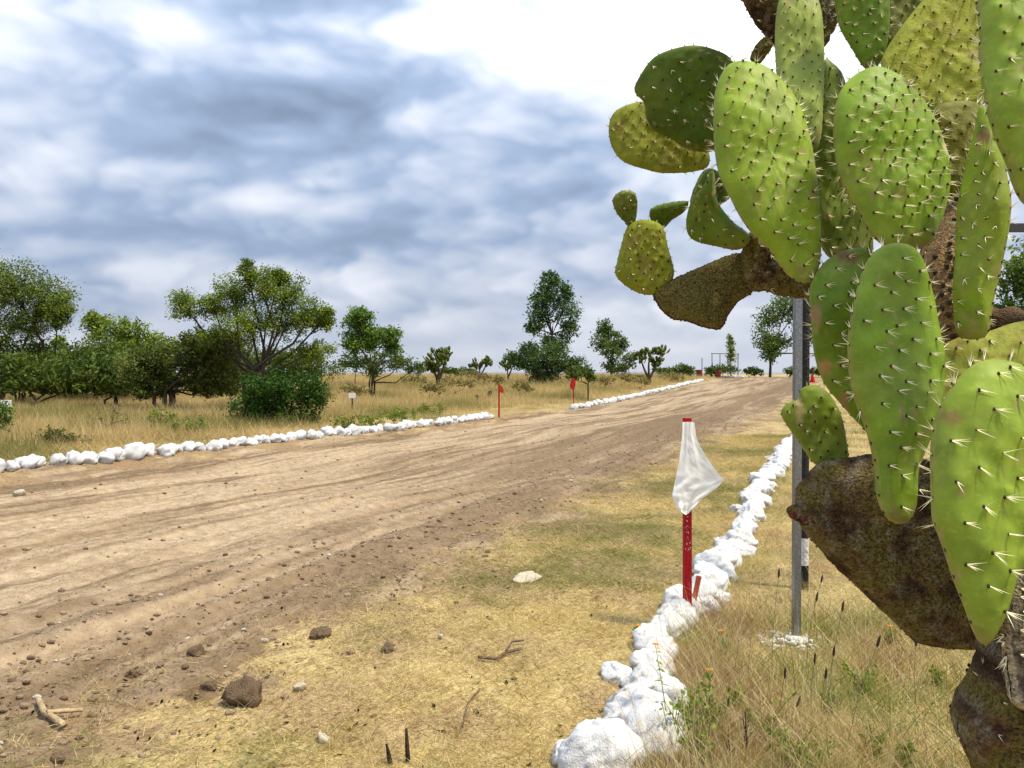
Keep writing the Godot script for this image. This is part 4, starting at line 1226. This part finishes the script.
# ------------------------------------------------------------------ clods, litter
func make_clods() -> void:
	var earth := Color(0.20, 0.14, 0.09)
	var cm := []
	for k in 4: cm.append(stone_mesh(500 + k * 7, 16, earth, 0.3))
	var list := [[244, 699, 0.21, 0.14, "dark square-edged clod of earth lying on the road edge", 0], [195, 653, 0.10, 0.08, "dark round clod lying on the road"], [131, 671, 0.08, 0.06, "small dark broken clod lying on the rutted road edge"], [206, 688, 0.10, 0.05, "flat brown clod between the two darker clods"], [320, 634, 0.14, 0.07, "low brown clod beside a pale pebble at the verge"], [388, 652, 0.09, 0.05, "small dark clod in the straw verge"]]
	for l in list:
		var D := CAM_H * F / (float(l[1]) + 4.0 - HORIZON)
		var x: float = (float(l[0]) - 512.0) / F * D
		var o := put_stone(cm[rng.randi() % 4], x, D, Vector3(l[2], l[3] * 1.3, l[2] * 0.8), l[4], "clods by the road", 0.36, "earth_clod", M.clod)
		o.set_meta("category", "clod")
	# pale stones
	var pm := stone_mesh(610, 12, Color(0.50, 0.44, 0.34), 0.3)
	for l in [[527, 577, 0.26, 0.06, "pale half-buried stone in the dry verge"], [299, 690, 0.07, 0.05, "white pebble beside the dark square-edged clod"], [323, 739, 0.08, 0.035, "flat white scrap of stone in the straw"], [440, 640, 0.05, 0.03, "small pale pebble in the middle of the verge"], [18, 494, 0.16, 0.1, "pale stone at the road edge before the white row"]]:
		var D := CAM_H * F / (float(l[1]) + 3.0 - HORIZON)
		var x: float = (float(l[0]) - 512.0) / F * D
		put_stone(pm, x, D, Vector3(l[2], l[3] * 1.4, l[2] * 0.6), l[4], "pale stones by the road", 0.3, "pale_stone", M.paint)
	# dark stumps in the field
	for l in [[477, 42.0, 0.14, "low black stump lying in the field grass near the red ribboned stake"], [490, 43.0, 0.22, "black burnt stump beside the lower one near the red ribboned stake"]]:
		var x: float = (l[0] - 512.0) / F * l[1]
		var o := put_stone(stone_mesh(640, 10, Color(0.03, 0.028, 0.025), 0.4), x, l[1], Vector3(l[2] * 2.0, l[2] * 2.4, l[2]), l[3], "black stumps in the field", 0.1, "burnt_stump", M.clod)
		o.set_meta("category", "stump")
	# road crumbs: small loose gravel and lumps
	var mm := MultiMesh.new()
	mm.transform_format = MultiMesh.TRANSFORM_3D
	mm.use_colors = true
	mm.mesh = stone_mesh(700, 5, Color(1, 1, 1), 0.35)
	mm.instance_count = 12000
	for k in 12000:
		var D := 2.6 + pow(rng.randf(), 2.2) * 26.0
		var x := 0.0
		if rng.randf() < 0.55: x = road_right(D) - 0.7 + g() * 0.7
		else: x = lerpf(road_left(D), road_right(D), rng.randf())
		var s := 0.006 + 0.034 * pow(rng.randf(), 6.0)
		if rng.randf() < 0.03: s *= 1.6
		var b := Basis(rdir(), rng.randf() * TAU).scaled(Vector3(s * 1.3, s * 0.8, s))
		mm.set_instance_transform(k, Transform3D(b, Vector3(x, top_y(x, D) + s * 0.15, -D)))
		var tone := Color(0.20, 0.135, 0.085).lerp(Color(0.54, 0.41, 0.28), rng.randf())
		if rng.randf() < 0.04: tone = Color(0.7, 0.66, 0.58)
		mm.set_instance_color(k, tone)
	var mi := MultiMeshInstance3D.new()
	mi.name = "gravel"
	mi.multimesh = mm
	mi.material_override = M.clod
	add_child(mi)
	tag(mi, "loose crumbs of soil and gravel on the dirt road", "gravel", "", "stuff")
	# sticks
	var wood := Color(0.16, 0.11, 0.08)
	for s in [[[[478, 664], [496, 667], [507, 661], [522, 658]], 0.008, "forked grey twig lying on the straw verge", [[506, 660], [512, 652], [524, 651]]], [[[36, 706], [42, 724], [62, 732]], 0.014, "pale splintered wood scrap lying on the road shoulder", [[44, 726], [80, 716]]], [[[462, 735], [468, 712], [480, 700]], 0.004, "thin dry stalk lying in the straw", []]]:
		var pts := []
		var rad := []
		for q in s[0]:
			var D := CAM_H * F / (float(q[1]) - HORIZON)
			var x: float = (float(q[0]) - 512.0) / F * D
			pts.append(Vector3(x, top_y(x, D) + s[1] + 0.012, -D))
			rad.append(s[1])
		var o3: Vector3 = pts[0]
		for k in pts.size(): pts[k] -= o3
		var mb := MB.new()
		tube(mb, pts, rad, 6, wood if s[1] < 0.01 else Color(0.5, 0.38, 0.22))
		if s[3].size() > 1:
			var p2 := []
			var r2 := []
			for q in s[3]:
				var D := CAM_H * F / (float(q[1]) - HORIZON)
				var x: float = (float(q[0]) - 512.0) / F * D
				p2.append(Vector3(x, top_y(x, D) + s[1] + 0.015, -D) - o3)
				r2.append(s[1] * 0.7)
			tube(mb, p2, r2, 6, wood if s[1] < 0.01 else Color(0.5, 0.38, 0.22))
		tag(build(mb.mesh(), "dry_stick", M.bark, self, o3), s[2], "stick", "sticks on the ground")
	# dead stubs at the bottom of the verge
	for s in [[408, 764, 32, -3, "taller dark dead stub sticking up from the straw"], [391, 766, 18, -6, "shorter dark dead stub leaning in the straw"]]:
		var D := CAM_H * F / (float(s[1]) - HORIZON)
		var p := spot(s[0], D)
		var m := D / F
		var mb := MB.new()
		tube(mb, [Vector3(0, -0.03, 0), Vector3(s[3] * m * 0.5, s[2] * m * 0.5, 0), Vector3(s[3] * m, s[2] * m, -0.02)], [0.011, 0.009, 0.005], 6, Color(0.06, 0.04, 0.03))
		tag(build(mb.mesh(), "dead_stub", M.bark, self, p), s[4], "stub", "dead stubs in the straw")

# ------------------------------------------------------------------ grass
func blades(count: int, lmin: float, lmax: float, spread: float, lean: float, wid: float, seed_: int, segs := 3) -> ArrayMesh:
	var r := RandomNumberGenerator.new()
	r.seed = seed_
	var mb := MB.new()
	for k in count:
		var p := Vector3(r.randfn() * spread, 0, r.randfn() * spread)
		var an := r.randf() * TAU
		var hd := Vector3(cos(an), 0, sin(an))
		var l := r.randf_range(lmin, lmax)
		var ln := clampf(lean + r.randfn() * 0.25, 0.03, 1.35)
		var dir := (Vector3.UP * cos(ln) + hd * sin(ln)).normalized()
		var curl := r.randf_range(0.1, 0.7)
		var side := hd.cross(Vector3.UP).normalized()
		side = side.rotated(dir, r.randf() * PI) * wid * r.randf_range(0.6, 1.3)
		var tone := r.randf_range(0.7, 1.0)
		var col := Color(tone, tone, tone)
		var q := p
		var last_a := p - side * 0.5
		var last_b := p + side * 0.5
		for s in segs:
			var t := float(s + 1) / segs
			dir = (dir + (hd * 0.5 + Vector3.DOWN * 0.5) * curl / segs).normalized()
			q += dir * l / segs
			if q.y < 0.004: q.y = 0.004
			var ww := side * (1.0 - t * 0.85) * 0.5
			var nn := (side.cross(dir)).normalized()
			nn = ((q + ww) - last_a).cross(last_b - last_a).normalized()
			if nn.y < 0: mb.quad(last_b, last_a, q - ww, q + ww, -nn, col)
			else: mb.quad(last_a, last_b, q + ww, q - ww, nn, col)
			last_a = q - ww
			last_b = q + ww
	return mb.mesh()

func scatter(called: String, label: String, meshes: Array, spots: Array, category := "grass") -> void:
	# spots: [Transform3D, Color]
	for q in meshes.size():
		var mine := []
		for k in range(q, spots.size(), meshes.size()): mine.append(spots[k])
		var mm := MultiMesh.new()
		mm.transform_format = MultiMesh.TRANSFORM_3D
		mm.use_colors = true
		mm.mesh = meshes[q]
		mm.instance_count = mine.size()
		for k in mine.size():
			mm.set_instance_transform(k, mine[k][0])
			mm.set_instance_color(k, mine[k][1])
		var mi := MultiMeshInstance3D.new()
		mi.name = numbered(called)
		mi.multimesh = mm
		mi.material_override = M.straw
		add_child(mi)
		tag(mi, label, category, "", "stuff")

func place(x: float, D: float, s: float, sy: float) -> Transform3D:
	var b := Basis(Vector3.UP, rng.randf() * TAU).scaled(Vector3(s, s * sy, s))
	return Transform3D(b, Vector3(x, top_y(x, D) - 0.006, -D))

func straw_col() -> Color:
	var c := Color(0.62, 0.485, 0.21).lerp(Color(0.80, 0.66, 0.36), rng.randf())
	if rng.randf() < 0.22: c = Color(0.40, 0.27, 0.13)
	return c

func make_grass() -> void:
	var thatch := [blades(24, 0.02, 0.08, 0.08, 1.25, 0.0026, 1, 2), blades(24, 0.02, 0.10, 0.09, 1.12, 0.0024, 2, 2)]
	var sp := []
	# mown straw verge
	for k in 15000:
		var D := 2.5 + 17.0 * pow(rng.randf(), 2.0)
		var l := road_right(D) - 0.35
		var r := stones_right(D) + 0.1
		var x := lerpf(l, r, rng.randf())
		if D < 4.5: x = rng.randf_range(-3.2, r)
		if x < -1.0 and rng.randf() < 0.45: continue
		var a := n1.get_noise_2d(x * 20.0 + 70.0, D * 20.0)
		var b := n2.get_noise_2d(x * 50.0, D * 50.0 + 33.0)
		var into := x - road_right(D) + b * 0.9 + g() * 0.25
		if into < -0.1 and rng.randf() < 0.88: continue
		if into < 0.5 and rng.randf() > 0.25 + into: continue
		if b > 0.28 and rng.randf() < 0.6: continue
		var c := straw_col()
		if green_patch(x, D) + g() * 0.25 > 0.26: c = Color(0.19, 0.23, 0.055).lerp(c, 0.15 + 0.4 * rng.randf())
		sp.append([place(x, D, rng.randf_range(0.7, 1.25) * (1.0 + D * 0.03), rng.randf_range(0.7, 1.3)), c])
	scatter("mown_grass", "short dry straw-coloured grass on the verge", thatch, sp)
	# scattered tufts and dead bits on the verge
	var tuft := [blades(14, 0.03, 0.13, 0.025, 0.6, 0.0028, 21, 3), blades(18, 0.03, 0.10, 0.035, 0.9, 0.0028, 22, 3)]
	sp = []
	for k in 2600:
		var D := 2.5 + 13.0 * pow(rng.randf(), 1.8)
		var x := lerpf(road_right(D) - 0.5, stones_right(D) + 0.1, rng.randf())
		if D < 4.5: x = rng.randf_range(-2.6, stones_right(D))
		var v := green_patch(x, D) + n2.get_noise_2d(x * 90.0 + 5.0, D * 90.0)
		if v < 0.05 and rng.randf() < 0.6: continue
		var c := straw_col()
		if v > 0.25: c = Color(0.17, 0.21, 0.05).lerp(c, 0.4 * rng.randf())
		elif rng.randf() < 0.4: c = Color(0.30, 0.21, 0.10)
		sp.append([place(x, D, rng.randf_range(0.6, 1.2), rng.randf_range(0.5, 1.0)), c])
	scatter("grass_tufts", "small uneven tufts of grass dotted over the verge", tuft, sp)
	var bit := MB.new()
	bit.quad(Vector3(-0.5, 0, 0), Vector3(0.1, 0.05, 0.22), Vector3(0.5, 0.16, 0.05), Vector3(0.0, 0.02, -0.2), Vector3.UP, Color(1, 1, 1))
	sp = []
	for k in 3800:
		var D := 2.5 + 11.0 * pow(rng.randf(), 1.7)
		var x := lerpf(road_right(D) - 1.2, stones_right(D), rng.randf())
		if D < 4.5: x = rng.randf_range(-2.8, stones_right(D))
		if n2.get_noise_2d(x * 60.0 + 40.0, D * 60.0) < -0.05: continue
		var t := place(x, D, 0.012 + 0.03 * pow(rng.randf(), 3.0), 1.0)
		t.origin.y += 0.012
		sp.append([t, Color(0.10, 0.065, 0.04).lerp(Color(0.36, 0.26, 0.15), rng.randf())])
	scatter("plant_litter", "scattered dead brown leaf and stalk bits on the verge", [bit.mesh()], sp, "litter")
	# tall dry grass by the cactus
	var tall := [blades(12, 0.12, 0.40, 0.07, 0.45, 0.0032, 5, 4), blades(14, 0.07, 0.27, 0.09, 0.75, 0.0032, 6, 4), blades(16, 0.04, 0.16, 0.10, 1.0, 0.0032, 7, 3)]
	sp = []
	for k in 8200:
		var D := 2.3 + 9.0 * pow(rng.randf(), 1.5)
		var x := stones_right(D) + 0.12 + rng.randf() * rng.randf() * (2.4 + D * 0.35)
		var hx := x - 1.63; var hd := D - 5.12
		if hx * hx * 9.0 + hd * hd * 14.0 < 1.0: continue
		# keep the verge beyond the post short
		var low := 1.0
		if D > 4.9: low = 0.45
		if absf(x - 1.5) < 0.22 and D > 4.0 and D < 4.5: low = 0.35
		var c := straw_col()
		if rng.randf() < 0.25: c = c.lerp(Color(0.9, 0.8, 0.55), 0.6)
		elif rng.randf() < 0.35: c = Color(0.34, 0.23, 0.10)
		var pt := n1.get_noise_2d(x * 45.0 + 11.0, D * 45.0)
		if pt > 0.04 and rng.randf() < 0.55: c = Color(0.20, 0.27, 0.05)
		if pt < -0.25 and rng.randf() < 0.6: c = Color(0.46, 0.27, 0.19)
		sp.append([place(x, D, rng.randf_range(0.6, 1.05) * low, rng.randf_range(0.8, 1.15)), c])
	var stalky := [blades(4, 0.22, 0.5, 0.10, 0.3, 0.0024, 15, 5), blades(3, 0.25, 0.55, 0.10, 0.45, 0.0024, 16, 5)]
	var sp2 := []
	for k in 520:
		var D := 2.4 + 2.9 * pow(rng.randf(), 1.2)
		var x := stones_right(D) + 0.15 + rng.randf() * 2.2
		sp2.append([place(x, D, rng.randf_range(0.7, 1.1), rng.randf_range(0.7, 1.0)), Color(0.80, 0.68, 0.42).lerp(Color(0.5, 0.45, 0.2), rng.randf())])
	scatter("grass_stems", "thin pale grass stems standing above the tangled dry grass", stalky, sp2)
	scatter("tall_grass", "tall tangled dry grass beneath the cactus", tall, sp)
	sp = []
	for k in 6000:
		var D := 2.3 + 14.0 * pow(rng.randf(), 1.6)
		var x := stones_right(D) + 0.1 + rng.randf() * (2.5 + D * 0.45)
		var hx := x - 1.63; var hd := D - 5.12
		if hx * hx * 9.0 + hd * hd * 14.0 < 1.0: continue
		var c := straw_col()
		if n1.get_noise_2d(x * 25.0, D * 25.0) > 0.15: c = c.lerp(Color(0.22, 0.25, 0.07), 0.6)
		sp.append([place(x, D, rng.randf_range(0.8, 1.4), 1.3), c])
	scatter("straw_litter", "dry straw litter under the tall grass", thatch, sp)
	# field across the road
	var field := [blades(40, 0.25, 0.62, 0.22, 0.35, 0.010, 9, 3), blades(46, 0.15, 0.45, 0.28, 0.5, 0.010, 10, 3)]
	sp = []
	for k in 22000:
		var D := 9.0 + 85.0 * pow(rng.randf(), 1.6)
		var lim := stones_left(D) - 0.35
		if D > 24.0 and D < 33.5: lim = road_left(D) - 0.6
		var x := lim - rng.randf() * (8.0 + D * 0.75)
		if x < -0.75 * D - 4.0: continue
		var a := n1.get_noise_2d(x * 7.0 + 31.0, D * 7.0)
		var b := n2.get_noise_2d(x * 18.0, D * 18.0)
		if D < 40.0 and b > 0.3 and rng.randf() < 0.75: continue
		var c := straw_col().lerp(Color(0.60, 0.44, 0.26), 0.5)
		if a + g() * 0.1 > 0.16: c = Color(0.22, 0.23, 0.07).lerp(c, 0.5 * rng.randf())
		var short := clampf((lim - x) / 2.5, 0.28, 1.0)
		if D > 20.0 and D < 36.0 and lim - x < 3.0: short *= 0.35
		sp.append([place(x, D, rng.randf_range(0.7, 1.2) * (0.8 + D * 0.008), short * rng.randf_range(0.6, 1.05)), c])
	scatter("field_grass", "tall dry grass covering the field across the road", field, sp)
	# far side of the road behind the cactus
	sp = []
	for k in 2600:
		var D := 16.0 + 70.0 * pow(rng.randf(), 1.3)
		var x := road_right(D) + 2.8 + rng.randf() * (6.0 + D * 0.4)
		var c := straw_col()
		if rng.randf() < 0.25: c = Color(0.18, 0.2, 0.06)
		sp.append([place(x, D, rng.randf_range(0.6, 1.0) * (0.8 + D * 0.01), 0.5), c])
	scatter("roadside_grass", "dry grass on the near roadside behind the cactus", field, sp)

# ------------------------------------------------------------------ small plants in the tall grass
func make_plants() -> void:
	# green weeds with orange flowers
	for w in [[672, 752, 3.05, 110, "green weed with an orange flower growing beside the nearest white stones", true], [712, 700, 3.3, 60, "thin green weed with an orange flower beside the tall grass", true], [640, 636, 4.45, 14, "tiny orange flower in the short verge grass by the white stones", true], [700, 768, 2.95, 70, "leafy green weed at the edge of the tall grass", false], [790, 768, 2.95, 60, "leafy green weed in the tall grass below the cactus", false], [865, 690, 3.7, 40, "yellow-green leafy weed beneath the corky cactus pad", false], [760, 740, 3.2, 60, "low green weed between dry stalks", false], [910, 760, 3.0, 40, "bright green weed near the cactus foot", false], [735, 690, 3.5, 30, "short yellow-green weed near the post's rubble footing", false], [690, 720, 3.2, 60, "leafy weed close beside the verge stones", false], [830, 700, 3.5, 26, "small bright weed among dark-headed stalks", false], [940, 680, 3.8, 22, "small weed under the corky pad's lower edge", false], [880, 740, 3.1, 40, "spreading green weed in the reddish dry grass", false], [815, 760, 2.95, 44, "tufted green weed in front of the dry stalks", false], [727, 640, 4.2, 24, "small orange-flowered weed by the dug hollow", true], [893, 632, 4.4, 20, "tiny yellow-orange flower below the corky pad", true]]:
		var p := spot(w[0], w[2])
		var root := base("wild_weed", p, w[4], "weed", "green weeds in the tall grass")
		var m: float = w[2] / F
		var sm := MB.new()
		var lm := MB.new()
		var tip := Vector3.ZERO
		for s in 10:
			var hd := Vector3(g(), 0, g()) * 0.3
			var h: float = w[3] * m * (1.0 if s == 0 else rng.randf_range(0.4, 0.85))
			var pts := [Vector3(hd.x, 0, hd.z) * 0.05, Vector3(hd.x * h * 0.4, h * 0.5, hd.z * h * 0.4), Vector3(hd.x * h, h, hd.z * h)]
			tube(sm, pts, [0.0022, 0.0018, 0.001], 4, Color(0.14, 0.2, 0.05))
			if s == 0: tip = pts[2]
			for k in 16:
				var t := rng.randf_range(0.1, 0.95)
				var q: Vector3 = pts[0].lerp(pts[1], t * 2.0) if t < 0.5 else pts[1].lerp(pts[2], t * 2.0 - 1.0)
				leaf(lm, q + rdir() * 0.014, rng.randf_range(0.009, 0.021), Color(0.13, 0.19, 0.03).lerp(Color(0.27, 0.34, 0.05), rng.randf()))
		build(sm.mesh(), "stem", M.leaf, root)
		build(lm.mesh(), "foliage", M.leaf, root)
		if w[5]:
			var fm := MB.new()
			for k in 8:
				var an := TAU * k / 8.0
				var d := Vector3(cos(an), 0.25, sin(an))
				var e := Vector3(-sin(an), 0, cos(an)) * 0.006
				fm.quad(tip, tip + d * 0.009 - e, tip + d * 0.017, tip + d * 0.009 + e, Vector3.UP, Color(0.8, 0.22, 0.01))
			build(fm.mesh(), "flower", M.leaf, root)
	# grass stalks with dark seed heads
	for s in [[773, 655, 572, 3.9, 6], [830, 660, 650, 3.5, 4], [829, 690, 605, 3.5, 14], [813, 700, 657, 3.4, 2], [823, 720, 672, 3.3, 3], [845, 745, 640, 3.1, 34], [783, 710, 672, 3.3, 2], [807, 640, 596, 4.0, 10], [813, 610, 578, 4.6, 9], [919, 690, 640, 3.5, -3], [723, 720, 700, 3.2, 6], [787, 720, 700, 3.2, 12]]:
		var p := spot(s[0], s[3])
		var root := base("grass_stalk", p, "thin grass stalk with a dark seed head rising from the tall dry grass", "grass stalk", "dark-headed grass stalks")
		var t := at(s[0] + s[4], s[2], s[3]) - p
		var mb := MB.new()
		tube(mb, [Vector3(0, -0.02, 0), t * 0.5 + Vector3(-0.01, 0.01, 0), t], [0.0018, 0.0015, 0.0012], 4, Color(0.22, 0.2, 0.08))
		build(mb.mesh(), "stem", M.plain, root)
		mb = MB.new()
		var dv := t.normalized()
		tube(mb, [t - dv * 0.03, t - dv * 0.02, t + dv * 0.005, t + dv * 0.02], [0.002, 0.0055, 0.005, 0.001], 6, Color(0.06, 0.035, 0.03))
		build(mb.mesh(), "seed_head", M.plain, root)
	# dark bare twigs among the grass
	for s in [[745, 768, 712, 2.98], [728, 768, 735, 2.98]]:
		var p := spot(s[0], s[3])
		var root := base("bare_twig", p, "dark bare branching twig standing in the tall grass", "twig", "dark bare twigs")
		var mb := MB.new()
		var t := at(s[0], s[2], s[3]) - p
		tube(mb, [Vector3(0, -0.03, 0), t * 0.5 + Vector3(0.01, 0, 0), t], [0.005, 0.004, 0.002], 5, Color(0.07, 0.03, 0.04))
		for k in 4:
			var a := t * rng.randf_range(0.3, 0.8)
			tube(mb, [a, a + Vector3(g() * 0.03, 0.035, g() * 0.02)], [0.003, 0.0015], 4, Color(0.07, 0.03, 0.04))
		build(mb.mesh(), "branches", M.bark, root)
